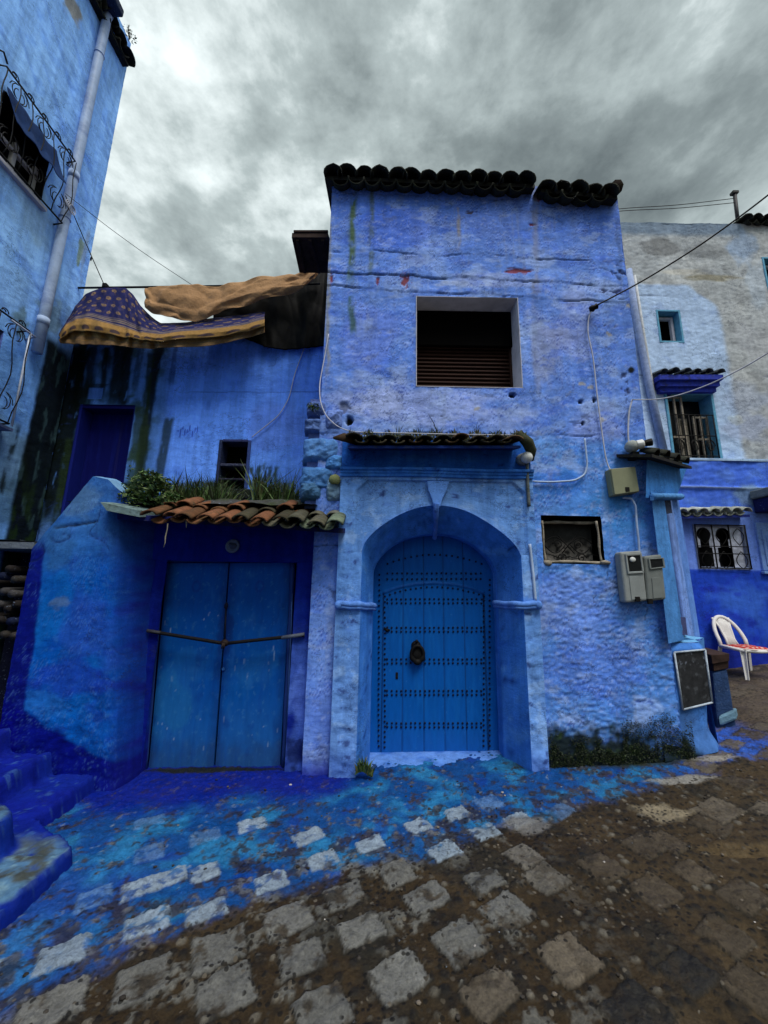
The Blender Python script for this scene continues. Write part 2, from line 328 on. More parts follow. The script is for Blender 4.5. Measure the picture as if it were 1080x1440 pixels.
SCOL = dict(p=(0.205, 0.26, 0.325), q=(0.085, 0.17, 0.33), g=(0.112, 0.111, 0.104), b=(0.11, 0.10, 0.085), t=(0.085, 0.070, 0.052), d=(0.014, 0.013, 0.012), m=(0.056, 0.043, 0.029))
def build_ground():
    xs = lines((-80, -8, 12), (-8, -2.6, 0.2), (-2.6, 2.4, 0.0095), (2.4, 3.7, 0.0135), (3.7, 7, 0.03), (7, 10, 0.3), (10, 80, 10))
    ys = lines((-80, -2, 13), (-2, 1.5, 0.25), (1.5, 3.0, 0.0085), (3.0, 4.3, 0.0135), (4.3, 6.4, 0.03), (6.4, 10, 0.4), (10, 90, 10))
    x, y = np.meshgrid(xs, ys); z = gz(x, y)
    near = (sstep(-3.5, -2.7, x)*sstep(8, 6.5, x)*sstep(1.0, 1.5, y)*sstep(8, 6.5, y))
    f1 = fbm(x*1.6, y*1.6, 4, 1); f2 = fbm(x*6, y*6, 4, 2); f3 = fbm(x*22, y*22, 3, 3)
    z = z+near*(0.012*f1+0.010*f2+0.004*f3)
    c = np.zeros(x.shape+(3,))+np.array((0.026, 0.0165, 0.0070))
    c = blend(c, sstep(-0.1, 0.5, f1), (0.042, 0.028, 0.013)); c = blend(c, sstep(0.1, 0.4, f2)*0.7, (0.011, 0.009, 0.007))
    c = blend(c, sstep(1.2, 2.4, x+0.3*f1)*0.6, (0.054, 0.036, 0.017))
    c = blend(c, sstep(3.0, 4.2, x)*0.7, (0.095, 0.076, 0.056))
    # pebbles set in the mortar
    rs = np.random.RandomState(3)
    peb = np.zeros(x.shape)
    i0, i1 = np.searchsorted(xs, -2.6), np.searchsorted(xs, 3.7); j0, j1 = np.searchsorted(ys, 1.5), np.searchsorted(ys, 4.3)
    sub = np.s_[j0:j1, i0:i1]; xx = x[sub]; yy = y[sub]; sp = 0.062
    qa = np.floor(xx/sp); qb = np.floor(yy/sp); best = np.full(xx.shape, 9.0); tint = np.zeros(xx.shape)
    for da in (-1, 0, 1):
        for db in (-1, 0, 1):
            a = qa+da; b = qb+db
            h = np.modf(np.abs(np.sin(a*127.1+b*311.7)*43758.5453))[0]; h2 = np.modf(np.abs(np.sin(a*269.5+b*183.3)*43758.5453))[0]
            d = np.hypot(xx-(a+0.2+0.6*h)*sp, yy-(b+0.2+0.6*h2)*sp)/(0.012+0.014*h2)
            k = d < best; best = np.where(k, d, best); tint = np.where(k, h, tint)
    peb[sub] = sstep(1.1, 0.6, best)*sstep(-0.5, 0.1, f2[sub])
    tt = np.zeros(x.shape); tt[sub] = tint
    c = blend(c, peb*0.85, (0.009, 0.008, 0.007)); c = blend(c, peb*sstep(0.80, 0.86, tt)*0.8, (0.13, 0.115, 0.09))
    z = z+peb*0.007
    # worn grey lime patches between the slabs
    lime = sstep(0.10, 0.22, fbm(x*4.5, y*4.5, 6, 14, .65)+.12*fbm(x*1.2, y*1.2, 2, 16))*sstep(1.3, 0.4, x)
    c = blend(c, lime*sstep(-0.25, 0.0, f3)*0.85, (0.11, 0.107, 0.095)); z = z+lime*.004*near
    dm = sstep(0.1, 0.45, fbm(x*1.9+4, y*1.9, 4, 19)); c = blend(c, dm*0.7, (0.014, 0.013, 0.010))
    # blue limewash splashed off the house fronts
    bp = []
    for q in ((0, 1440), (110, 1395), (260, 1312), (330, 1280), (420, 1262), (560, 1212), (700, 1180), (830, 1122), (930, 1098), (990, 1080), (1025, 1062)):
        P = atz(*q, 0)
        for _ in range(4): P = atz(*q, float(gz(P[0], P[1])))
        bp.append(P)
    bx = [q[0] for q in bp]; by = [q[1] for q in bp]; bx[0] -= 0.3
    yb = np.interp(x, bx, by)
    dd = (y-yb)+0.22*fbm(x*2.2, y*2.2, 4, 6)+0.07*f3
    dd = dd+.07*sstep(.6, 1.4, x); blue = sstep(-0.05, 0.12, dd)*sstep(-6, -4.4, x)*sstep(3.75, 3.3, x)
    wear = sstep(-0.06, 0.14, fbm(x*10, y*10, 6, 8, .7)+0.25*fbm(x*2.5, y*2.5, 3, 18)-0.20*sstep(0.1, 0.8, dd)+.05)
    pc = np.zeros_like(c)+np.array((0.003, 0.050, 0.20)); pc = blend(pc, sstep(-0.1, 0.4, fbm(x*3, y*3, 4, 9)), (0.015, 0.140, 0.31)); pc = blend(pc, sstep(0.2, 0.5, fbm(x*5, y*5, 4, 10))*.6, (0.004, 0.028, 0.22))
    edge = np.interp(x, [-3, -2.1, -0.35, 0.2, 1.3, 2.7, 3.2], [3.1, 2.95, 3.14, 3.7, 3.75, 3.5, 3.6])
    deep = sstep(0.0, 0.35, y-edge+0.18*f1+0.12*f2)
    deepk = np.interp(x, [-2.5, -0.3, 0.0, 1.2, 1.6, 3], [1, 1, 0.2, 0.15, 0.7, 0.8])
    pc = blend(pc, deep*deepk, (0.001, 0.010, 0.19)); pc = blend(pc, sstep(2.2, 2.8, x)*0.7, (0.03, 0.10, 0.46))
    pc = blend(pc, sstep(-1.0, -1.8, x+0.3*f1)*sstep(2.9, 2.2, y)*0.4, (0.02, 0.05, 0.30))
    c = blend(c, blue*(1-(0.8-.45*deep*deepk)*wear), pc)
    c = blend(c, blue*sstep(0.42, 0.6, fbm(x*16, y*16, 4, 12))*0.5*(1-.8*deep*deepk), (0.20, 0.26, 0.31))
    # square paving slabs
    used = []
    def slab(cx, cy, kind, w=0.200, h=0.168, ang=27):
        if kind in 'pq': w, h = w*.84, h*.82
        a = RAD(ang+rs.uniform(-5, 5)); ca, sa = cos(a), sin(a); w *= rs.uniform(.85, 1.12); h *= rs.uniform(.82, 1.12)
        m = (abs(x-cx) < 0.3) & (abs(y-cy) < 0.3)
        if not m.any(): return
        X = x[m]-cx; Y = y[m]-cy; u = X*ca+Y*sa; v = -X*sa+Y*ca
        d = np.maximum(abs(u)/w*2, abs(v)/h*2); dn = d+0.16*fbm(X*12+cx*9, Y*12+cy*7, 5, 4, .6)
        k = sstep(1.06, 0.97, dn); gap = sstep(1.16, 1.04, dn)*(1-k)
        z[m] += 0.006*k-0.005*gap
        cc = blend(c[m], gap*0.8, (0.009, 0.008, 0.006)) if kind not in 'pq' else c[m]
        wr = sstep(0.08, 0.26, fbm(X*8+cx*5, Y*8+cy*5, 5, 21, .65)) if kind in 'gbtm' else sstep(0.06, 0.24, fbm(X*10+cx*5, Y*10+cy*5, 5, 21, .65))*0.95
        base = np.array(SCOL[kind])*rs.uniform(0.82, 1.15)
        c[m] = blend(cc, k*(1-(0.8 if kind in 'pqg' else .45)*wr)*(0.62 if kind == 'q' else 0.95), base)
        used.append((cx, cy))
    for s in SLABS.split():
        px, py = map(float, s[1:].split(',')); P = atz(px, py, 0)
        for _ in range(2): P = atz(px, py, float(gz(P[0], P[1])))
        slab(P[0], P[1], s[0], *((0.30, 0.20, 27) if s == 't1010,1140' else ()))
    a = RAD(27); e1 = np.array([cos(a), sin(a)])*0.30; e2 = np.array([-sin(a), cos(a)])*0.27
    for i in range(-26, 40):
        for j in range(-20, 26):
            p = np.array([0.25, 2.29])+i*e1+j*e2+rs.uniform(-.02, .02, 2)
            if not (-2.4 < p[0] < 6.6 and 1.0 < p[1] < 6.0) or (p[0] < 2.6 and p[1] > 3.2): continue
            if min(np.hypot(p[0]-q[0], p[1]-q[1]) for q in used) < 0.27: continue
            if p[0] > 2.4: slab(p[0], p[1], 'm' if rs.rand() < .6 else 't')
    # pale worn patch and a shallow brown puddle up the slope
    for px, py, rx, ry, colr, dz in ((935, 1143, .22, .12, (0.20, 0.165, 0.11), 0), (1050, 1195, .34, .08, (0.075, 0.05, 0.022), -0.01), (740, 1150, .2, .1, (.13, .125, .12), 0), (960, 1105, .3, .06, (.22, .21, .19), 0), (1000, 1085, .25, .06, (.25, .23, .2), 0)):
        P = atz(px, py, 0.06); m = spot(x, y, P[0], P[1], rx, ry, int(px), 0.5); c = blend(c, m*0.85, colr); z = z+m*dz
    mud = np.clip(1-blue*(1-.8*wear), 0, 1)*near
    # moss where the wall meets the street, dark strip along the metal door
    P = at(740, 1085, 3.6); Q = at(965, 1065, 3.7); m = spot(x, y, 2.0, 3.72, 0.95, 0.17, 5, 0.5); c = blend(c, m*0.9, (0.012, 0.016, 0.008))
    m = spot(x, y, -1.5, 3.78, 0.8, 0.06, 15, 0.4); c = blend(c, m, NEARBLACK)
    for cx, cy in used: mud[(abs(x-cx) < .075) & (abs(y-cy) < .065)] *= .25
    o = MB().grid(np.stack([x, y, z], -1), c).build('street', M['ground']); o['kind'] = 'structure'; a_ = o.data.attributes.new('mud', 'FLOAT', 'POINT'); a_.data.foreach_set('value', mud.ravel().astype(np.float32)); return o
build_ground()
def pebbles():
    mb = MB(); rs = np.random.RandomState(11)
    for i in range(380):
        x = rs.uniform(-1.6, 3.2); y = 1.6+2.0*rs.rand()**1.3
        if x < 0.2 and rs.rand() < 0.6: continue
        r = rs.uniform(0.004, 0.011); k = rs.rand(); col = np.array((0.035, 0.03, 0.026) if k < .72 else ((0.12, 0.10, 0.08) if k < .95 else (0.38, 0.35, 0.33)))*rs.uniform(.6, 1.2)
        mb.ball((x, y, float(gz(x, y))+0.004), (r*rs.uniform(.8, 1.4), r, r*0.6), col, 6, 0.3, i)
    o = mb.build('loose_pebbles', M['stone_attr']); tag(o, 'small loose pebbles scattered over the muddy cobbled street', 'pebbles', None, 'stuff')
pebbles()

# ------------------------------------------------------------------ roof tiles along an eave
def tiles(mb, A, B, back, n, r, L, colfn, jit=0.012, th=0.014, pan=True, seed=0, keep=None, flat=0.85):
    A, B, back = (np.asarray(q, float) for q in (A, B, back)); back /= np.linalg.norm(back); ax = (B-A)/n; t = (B-A)/np.linalg.norm(B-A)
    up = np.cross(t, back); up *= np.sign(up[2]); up /= np.linalg.norm(up); rs = np.random.RandomState(seed); K = 9
    def half(c, r0, r1, sgn, col, tw):
        V = []
        tt = t*cos(tw)+up*sin(tw); uu = up*cos(tw)-t*sin(tw)
        for (pos, rr) in ((0.0, r0), (0.08, r0*0.985), (L, r1)):
            for inner in (0, 1):
                q = rr-(th if inner else 0)
                for k in range(K):
                    a = pi*k/(K-1); wob = 1+0.03*rs.randn()*(pos == 0)
                    V.append(c+back*pos+tt*cos(a)*q*wob+uu*sgn*sin(a)*q*flat*wob)
        F = []
        for j in (0, 1):
            o = j*2*K
            for k in range(K-1):
                F += [(o+k, o+k+1, o+2*K+k+1, o+2*K+k), (o+K+k+1, o+K+k, o+3*K+k, o+3*K+k+1)]
            F += [(o, o+2*K, o+3*K, o+K), (o+K-1, o+2*K-1, o+4*K-1, o+3*K-1)]
        for k in range(K-1): F += [(k, K+k, K+k+1, k+1), (4*K+k, 4*K+k+1, 5*K+k+1, 5*K+k)]
        mb.add(V, F, col, True)
    for i in range(n):
        if keep and not keep(i): continue
        j = rs.randn(3)*jit
        half(A+ax*(i+.5)+j*np.array((1, 1, .8)), r*rs.uniform(.93, 1.05), r*0.82, 1, colfn(i, rs), rs.uniform(-.1, .1))
        if pan and i > 0: half(A+ax*i+rs.randn(3)*jit*.5-up*r*0.12+back*0.02, r*0.86, r*0.9, -1, colfn(i+.5, rs), rs.uniform(-.06, .06))
def cuts(a, b, st, cs=()):
    p = sorted([a, b]+[c for c in cs if a < c < b]); L = []
    for u, v in zip(p[:-1], p[1:]): L += list(np.linspace(u, v, max(2, int(round((v-u)/st))+1))[:-1])
    return np.array(L+[b])
def fmask(us, vs, holes):
    uc = (us[:-1]+us[1:])/2; vc = (vs[:-1]+vs[1:])/2; U, V = np.meshgrid(uc, vc); m = np.ones(U.shape, bool)
    for a, b, c, d in holes: m &= ~((U > a) & (U < b) & (V > c) & (V < d))
    return m
def plast_disp(u, v, seed, amp=1.0):
    f = fbm(u*2.6, v*4.2, 5, seed, 0.55); g = fbm(u*9, v*17, 4, seed+3); h = fbm(u*26, v*44, 3, seed+7)
    return amp*(0.010*fbm(u*.9, v*.9, 3, seed+9)+ledges(f, 8, 0.011)+ledges(g, 5, 0.0035)+0.003*h)
def flake(u, v, seed):      # edges where one coat of limewash has flaked off the next
    f = fbm(u*2.6, v*4.2, 5, seed, 0.55); t = f*8; e = np.abs(t-np.floor(t)-.5); g = fbm(u*9, v*17, 4, seed+3)*5; e2 = np.abs(g-np.floor(g)-.5); return np.maximum(sstep(.10, .02, e)*sstep(-.1, .25, fbm(u*3, v*5, 3, seed+21)), sstep(.09, .02, e2)*.6*sstep(.0, .3, fbm(u*2, v*3, 3, seed+22)))

# ------------------------------------------------------------------ the tall blue house in the middle
YF = 3.65
house = thing('blue_house', 'tall flaking blue house with a studded arched door and one square shuttered window', 'house', (0.98, 4.6, 0))
WX0, WX1, WZ0, WZ1 = 0.31, 1.412, 3.59, 4.655
VX0, VX1, VZ0, VZ1 = 1.515, 2.10, 1.79, 2.255
HX0, HX1 = -0.665, 2.63
def wp(px, py, Y=YF): q = at(px, py, Y); return q[0], q[2]
def build_facade():
    us = cuts(HX0, HX1, 0.0125, (WX0, WX1, VX0, VX1, -0.36, 1.38)); vs = cuts(-0.2, 6.30, 0.0125, (WZ0, WZ1, VZ0, VZ1, 2.56))
    x, z = np.meshgrid(us, vs); zt = 6.30-0.068*(x-HX0)
    z = np.where(z > 5.0, 5.0+(z-5.0)*(zt-5.0)/1.30, z)
    c = np.zeros(x.shape+(3,))+np.array(BLUE)
    n1 = fbm(x*1.3, z*1.6, 5, 31); n2 = fbm(x*4, z*5, 5, 32); n3 = fbm(x*14, z*20, 4, 33)
    c = blend(c, sstep(0.0, 0.45, n1)*0.55, PALE); c = blend(c, sstep(0.1, 0.5, n2)*0.35, (0.05, 0.10, 0.56)); c = blend(c, sstep(0.15, 0.5, -n2)*0.35, PALE)
    c = blend(c, sstep(5.0, 5.9, z+0.3*n1)*0.35, (0.055, 0.125, 0.56))
    # chalky lavender band over the canopy, brownish bare render beside the window, turquoise lower right
    for px, py, rx, rz, col, k in ((600, 575, 1.1, .26, (0.36, 0.39, 0.68), .7), (530, 560, .4, .3, (0.40, 0.42, 0.66), .55), (520, 480, .35, .5, (0.16, 0.22, 0.68), .5), (770, 480, .22, .6, (0.30, 0.29, 0.40), .6), (800, 450, .35, .5, (0.26, 0.27, 0.48), .55),
                                   (700, 395, .7, .10, (0.33, 0.36, 0.60), .6), (840, 600, .35, .35, (0.26, 0.28, 0.56), .5), (650, 400, .3, .06, (0.42, 0.45, 0.62), .6), (560, 320, .5, .35, (0.045, 0.11, 0.58), .45), (700, 310, .6, .3, (0.15, 0.23, 0.62), .4)):
        a, b = wp(px, py); c = blend(c, spot(x, z, a, b, rx, rz, px, .7)*k, col)
    tq = sstep(3.12, 2.96, z+0.06*n1+0.025*n2)*sstep(1.3, 1.45, x); c = blend(c, tq*0.8, (0.075, 0.225, 0.60))
    for px, py, rx, rz, col, k in ((790, 680, .28, .16, (0.035, 0.15, 0.52), .7), (870, 720, .35, .3, (0.05, 0.22, 0.56), .7), (800, 860, .6, .35, (0.17, 0.26, 0.68), .7), (830, 950, .7, .3, (0.10, 0.18, 0.62), .6), (770, 640, .3, .2, (0.16, 0.29, 0.60), .5), (865, 900, .25, .3, (0.08, 0.16, 0.5), .5), (470, 900, .35, .8, (0.16, 0.26, 0.60), .7), (470, 1020, .4, .5, (0.12, 0.19, 0.55), .5)):
        a, b = wp(px, py); c = blend(c, spot(x, z, a, b, rx, rz, px+1, .6)*k, col)
    c = blend(c, sstep(0.30, 0.55, n3+0.5*n2)*0.35, (0.42, 0.46, 0.70)); c = blend(c, sstep(0.35, 0.6, -n3+0.3*n1)*0.5, (0.035, 0.06, 0.30))
    d = plast_disp(x, z, 40, 1.0)
    low = sstep(2.2, 1.6, z)*sstep(1.3, 1.6, x); d = d+low*(0.009*fbm(x*19, z*40, 3, 45)+0.006*ledges(fbm(x*9, z*18, 4, 47), 5, 1.0)); c = blend(c, low*sstep(.12, .4, fbm(x*19, z*40, 3, 45))*.25, (0.30, 0.37, 0.70)); c = blend(c, low*sstep(.15, .4, -fbm(x*19, z*40, 3, 45))*.3, (0.05, 0.10, 0.45))
    wp_ = sstep(.12, .30, fbm(x*2.2, z*3.4, 6, 48, .62)); c = blend(c, wp_*.45, (0.36, 0.42, 0.66)); wq_ = sstep(.16, .30, fbm(x*3.1, z*5.2, 6, 49, .65)); c = blend(c, wq_*.45, (0.055, 0.13, 0.56))
    dr = sstep(.18, .42, fbm(x*16, z*.9, 4, 50))*sstep(.0, .3, fbm(x*1.3, z*1.3, 3, 51)); c = blend(c, dr*.3, (0.25, 0.28, 0.42)); gk = sstep(.22, .4, fbm(x*6, z*7, 5, 52, .65)); c = blend(c, gk*.35, (0.16, 0.17, 0.26))
    c = blend(c, flake(x, z, 40)*.8, (0.03, 0.06, 0.30)); c = blend(c, np.roll(flake(x, z, 40), 2, 0)*.45, (0.33, 0.40, 0.75))  # flake edges: dark line plus a painted highlight just above it
    # courses showing as cracks
    for py0, py1, k in ((383, 402, .9), (404, 425, .7), (270, 285, .15), (352, 368, .3), (610, 612, .3)):
        a = wp(470, py0); b = wp(860, py1); zl = np.interp(x, [a[0], b[0]], [a[1], b[1]])+0.05*fbm(x*1.7, z*0+py0, 4, py0)+0.01*fbm(x*15, z*0, 2, 5)
        m = sstep(0.010, 0.002, np.abs(z-zl)*(1+.8*fbm(x*6, z*0+py1, 3, 8)))*sstep(-0.15, 0.15, fbm(x*2.5, z*0+py0, 3, 77)+0.12*k); c = blend(c, m*0.85*k, (0.03, 0.035, 0.07)); d = d-0.012*m
        d = d+0.008*sstep(0.0, 0.02, z-zl)*sstep(.2, .02, z-zl)*k
    m = crackline(x, z, 0.8, 1.5, 61, 0.010)*sstep(0.0, 0.3, fbm(x*1.1, z*1.1, 3, 62)); c = blend(c, m*0.75, (0.03, 0.035, 0.08)); d = d-0.008*m
    m = crackline(x, z, 1.6, 3.4, 64, 0.012)*sstep(0.1, 0.35, fbm(x*1.4, z*1.4, 3, 65)); c = blend(c, m*0.6, (0.04, 0.05, 0.14)); d = d-0.006*m
    # brush dribbles under the upper course
    a = wp(560, 398); m = sstep(0.16, 0.0, np.abs(z-a[1]+0.02))*sstep(0.1, 0.35, fbm(x*22, z*1.2, 3, 66)); c = blend(c, m*0.45, (0.26, 0.33, 0.62))
    # bare brick, green and rusty runs, holes with their inner dark painted on
    for px, py, rx, rz in ((570, 394, .055, .095), (531, 395, .02, .07), (728, 381, .17, .045), (757, 278, .045, .06), (749, 316, .05, .018), (664, 273, .05, .02), (661, 299, .05, .03), (466, 392, .02, .07), (760, 250, .05, .05)):
        a, b = wp(px, py); m = spot(x, z, a, b, rx, rz, px, .9, 5); c = blend(c, m*0.9, RED if px not in (664, 661) else (0.07, 0.05, 0.07)); d = d-0.010*m
    def run(px0, py0, px1, py1, w, col, k, seed):
        nonlocal c
        a = wp(px0, py0); b = wp(px1, py1); t = np.clip((z-a[1])/(b[1]-a[1]), -.2, 1.2); xc = a[0]+(b[0]-a[0])*t+0.012*fbm(z*4, x*0, 2, seed)
        m = sstep(w, w*0.25, np.abs(x-xc)*(1+0.5*fbm(x*9, z*3, 3, seed+1)))*sstep(-0.02, 0.05, t)*sstep(1.12, 0.85, t+0.2*fbm(x*8, z*2, 3, seed+2))*sstep(-0.45, 0.1, fbm(x*12, z*5, 4, seed+3)); c = blend(c, m*k, col)
    run(498, 244, 493, 410, .06, (0.075, 0.115, 0.045), .95, 71); run(524, 246, 521, 380, .04, (0.10, 0.13, 0.08), .75, 73); run(493, 415, 497, 470, .05, (0.05, 0.10, 0.03), .8, 75)
    run(752, 258, 752, 420, .06, (0.24, 0.22, 0.26), .55, 76); run(643, 290, 646, 350, .03, (0.33, 0.26, 0.18), .7, 78); run(463, 300, 460, 520, .035, (0.28, 0.24, 0.16), .7, 79); run(760, 930, 752, 1030, .06, (0.20, 0.26, 0.26), .7, 80)
    run(872, 400, 868, 300, .05, (0.06, 0.09, 0.2), .5, 83)
    for px, py, rx, rz in ((491, 592, .045, .06), (817, 565, .028, .028), (836, 562, .026, .03), (820, 595, .02, .02), (887, 520, .05, .04), (720, 556, .04, .03)):
        a, b = wp(px, py); m = spot(x, z, a, b, rx, rz, px, .35, 3); c = blend(c, m, NEARBLACK); d = d-0.05*m*(px < 850)
    a, b = wp(484, 573); m = spot(x, z, a, b, .07, .09, 9, .8); c = blend(c, m*.8, (0.10, 0.10, 0.16)); d = d-0.02*m
    for px, py, rx, rz in ((870, 385, .10, .13), (860, 410, .2, .05), (880, 545, .06, .2), (850, 460, .12, .03)):
        a, b = wp(px, py); m = spot(x, z, a, b, rx, rz, px, .9)*sstep(0.02, 0.2, fbm(x*13, z*17, 4, 84)); c = blend(c, m*.85, (0.03, 0.035, 0.10)); d = d-0.01*m
    for px, py in ((885, 430), (856, 470), (905, 470), (818, 540), (830, 545), (846, 590), (670, 575)):
        a, b = wp(px, py); m = spot(x, z, a, b, .04, .03, px, .9); c = blend(c, m*.7, (0.42, 0.34, 0.24))
    # damp moss at the foot, right of the door
    a0 = wp(740, 1020); t = sstep(0, 0.14, gzz(x)+0.38+0.16*fbm(x*3, z*2, 4, 90)-0.35*sstep(2.25, 2.6, x)-0.05+0.10*fbm(x*12, z*10, 3, 91)-z)*sstep(1.36, 1.5, x)*sstep(2.66, 2.6, x)
    mm = sstep(-0.6, -0.1, fbm(x*9, z*10, 4, 92)+0.8*sstep(0.28, 0.05, z-gzz(x))+0.15)
    c = blend(c, t*mm*0.97, (0.010, 0.013, 0.006)); c = blend(c, t*mm*sstep(0.2, 0.5, fbm(x*7, z*8, 4, 93))*0.8, (0.022, 0.038, 0.010)); c = blend(c, t*(1-mm)*.7, (0.16, 0.2, 0.24))
    # ultramarine and dirt at the foot of the left pillar
    m = sstep(0.16, 0.0, z+0.03+0.09*n2)*sstep(-0.1, -0.2, x); c = blend(c, m*.9, (0.012, 0.016, 0.26))
    m = spot(x, z, -0.20, 0.02, .09, .12, 94, .7); c = blend(c, m*.9, (0.05, 0.055, 0.015))
    P = np.stack([x, YF-d+0*x, z], -1)
    mb = MB().grid(P, c, fmask(us, vs, [(WX0, WX1, WZ0, WZ1), (VX0, VX1, VZ0, VZ1), (-0.36, 1.38, -1, 2.56)]))
    # side and back walls and flat roof, so that the house is a body
    def side(P0, P1, z0, z1, seed):
        n = max(2, int(np.hypot(P1[0]-P0[0], P1[1]-P0[1])/0.05)); s = np.linspace(0, 1, n); v = np.linspace(z0, z1, int((z1-z0)/0.05)); S, V = np.meshgrid(s, v); L = n*0.05
        dd = plast_disp(S*L, V, seed); nx, ny = (P1[1]-P0[1]), -(P1[0]-P0[0]); q = np.hypot(nx, ny)
        cc = blend(np.zeros(S.shape+(3,))+np.array(BLUE), sstep(0, .4, fbm(S*L*2, V*2, 4, seed)), PALE)
        k = np.sin(pi*np.clip(S, 0, 1))**.2; dd = dd*k
        mb.grid(np.stack([P0[0]+(P1[0]-P0[0])*S+nx/q*dd, P0[1]+(P1[1]-P0[1])*S+ny/q*dd, V], -1), cc)
    side((HX1-.004, YF), (HX1-.004, 7.2), -0.2, 6.05, 101); side((HX0+.004, 7.2), (HX0+.004, YF), -0.2, 6.27, 102)
    mb.add([(HX0, YF+.03, 6.22), (HX1, YF+.03, 6.0), (HX1, 7.2, 6.0), (HX0, 7.2, 6.22)], [(0, 1, 2, 3)], BLUE)
    mb.add([(HX0, 7.2, -.2), (HX1, 7.2, -.2), (HX1, 7.2, 6.0), (HX0, 7.2, 6.22)], [(0, 1, 2, 3)], BLUE)
    mb.build('wall', M['plaster'], house)
def gzz(x): return gz(x, 3.65)
build_facade()
# eave tiles
mb = MB(); cdark = lambda i, rs: np.array((0.020, 0.021, 0.017))*rs.uniform(.7, 1.5)
A = at(455, 243, YF-.16); B = at(752, 256, YF-.16); tiles(mb, A, B, (0, 1, .42), 13, 0.112, 0.55, cdark, 0.010, seed=1)
A2 = at(760, 262, YF-.16); B2 = at(869, 272, YF-.16); tiles(mb, A2, B2, (0, 1, .40), 5, 0.112, 0.55, cdark, 0.010, seed=2)
mb.tube([at(866, 264, YF-.15), at(863, 268, YF+.1), at(863, 266, YF+.4)], 0.075, 8, (0.03, 0.02, 0.016))
pA = at(457, 247, YF-.10); pB = at(752, 259, YF-.10); mb.prism([pA, pB, pB+(0, 0, -.05), pA+(0, 0, -.05)], (0, .5, .12), (0.02, 0.02, 0.02))
pA = at(760, 265, YF-.10); pB = at(868, 275, YF-.10); mb.prism([pA, pB, pB+(0, 0, -.05), pA+(0, 0, -.05)], (0, .5, .12), (0.02, 0.02, 0.02))
mb.build('roof', M['tile_attr'], house)
# square window
wf = MB(); D = 0.34; t = 0.004; g = 0.006
wf.box(WX0-t, WX0+.006, YF-g, YF+D, WZ0-t, WZ1+t); wf.box(WX1-.006, WX1+t, YF-g, YF+D, WZ0-t, WZ1+t)
wf.box(WX0+.006, WX1-.006, YF-g+.003, YF+D, WZ1-.006, WZ1+t); wf.box(WX0+.006, WX1-.006, YF-g+.003, YF+D, WZ0-t, WZ0+.006)
win = wf.build('window', M['white_plaster'], house, 0.006)
sh = MB(); ns = 22
sh.box(WX0+.006, WX1-.006, YF+D-.03, YF+D-.01, WZ0, WZ1)
for i in range(ns):
    z0 = WZ0+.012+i*(WZ1-WZ0-.02)/ns; h = (WZ1-WZ0)/ns
    sh.hexa([(WX0+.03, YF+D-.075, z0), (WX1-.03, YF+D-.075, z0), (WX1-.03, YF+D-.045, z0+h*.9), (WX0+.03, YF+D-.045, z0+h*.9), (WX0+.03, YF+D-.06, z0-.004), (WX1-.03, YF+D-.06, z0-.004), (WX1-.03, YF+D-.032, z0+h*.9), (WX0+.03, YF+D-.032, z0+h*.9)])
sh.box(WX0+.006, WX0+.03, YF+D-.09, YF+D-.02, WZ0, WZ1); sh.box(WX1-.03, WX1-.006, YF+D-.09, YF+D-.02, WZ0, WZ1)
sh.build('shutter', M['shutter'], win)
ib = MB(); ib.box(WX0+.006, WX1-.006, YF+D-.135, YF+D-.10, WZ0+.62, WZ1-.006); ib.build('dark_recess_panel', M['black'], win, .008)  # black panel added for the shade in the top of the window recess
# corner stones at the left edge, over the shop roof
qs = MB(); rs = np.random.RandomState(4)
def rock(mbx, cx, cz, w, h, y0, dep, col, seed, ang=0):
    n = 30; u = np.linspace(-1, 1, n); U, V = np.meshgrid(u, u)
    prof = (np.clip(1-np.abs(U)**5, 0, 1)*np.clip(1-np.abs(V)**5, 0, 1))**.5
    wob = 1+0.10*fbm(U*1.2+seed, V*1.2, 3, seed)
    X = cx+U*w/2*wob; Z = cz+V*h/2*wob; f = fbm(X*6, Z*6, 5, seed); Yd = y0+.10-prof*(dep+.10)-0.035*f*prof-.018*fbm(X*18, Z*18, 4, seed+2)*prof
    c = blend(np.zeros(U.shape+(3,))+np.array(col), sstep(0, .4, f)*.5, np.array(col)*1.5); c = blend(c, sstep(.15, .5, -f)*.6, np.array(col)*.4)
    mbx.grid(np.stack([X, Yd, Z], -1), c); return c
for px, py, w, h, col, s in ((445, 575, .24, .2, (0.08, 0.13, 0.34), 1), (440, 598, .22, .17, (0.09, 0.16, 0.40), 2), (470, 590, .22, .28, (0.12, 0.19, 0.46), 3), (452, 632, .44, .30, (0.08, 0.21, 0.50), 5), (446, 672, .40, .28, (0.06, 0.18, 0.44), 6), (437, 690, .26, .22, (0.045, 0.12, 0.24), 7), (470, 688, .20, .30, (0.14, 0.24, 0.36), 8), (470, 650, .22, .2, (0.06, 0.2, .5), 9)):
    a, b = wp(px, py); rock(qs, a, b, w*.9, h*.92, YF+.02, .055, col, s)
a, b = wp(472, 676); qs.ball((a, YF-.05, b), (.06, .03, .05), (.22, .24, .10), 12, .4, 3)
a, b = wp(425, 700); a2, b2 = wp(480, 560); qs.box(a+.02, HX0+.03, YF+.03, YF+1.3, b-.1, b2, (0.09, 0.14, 0.38))
qs.build('corner_stones', M['stone_attr'], house)

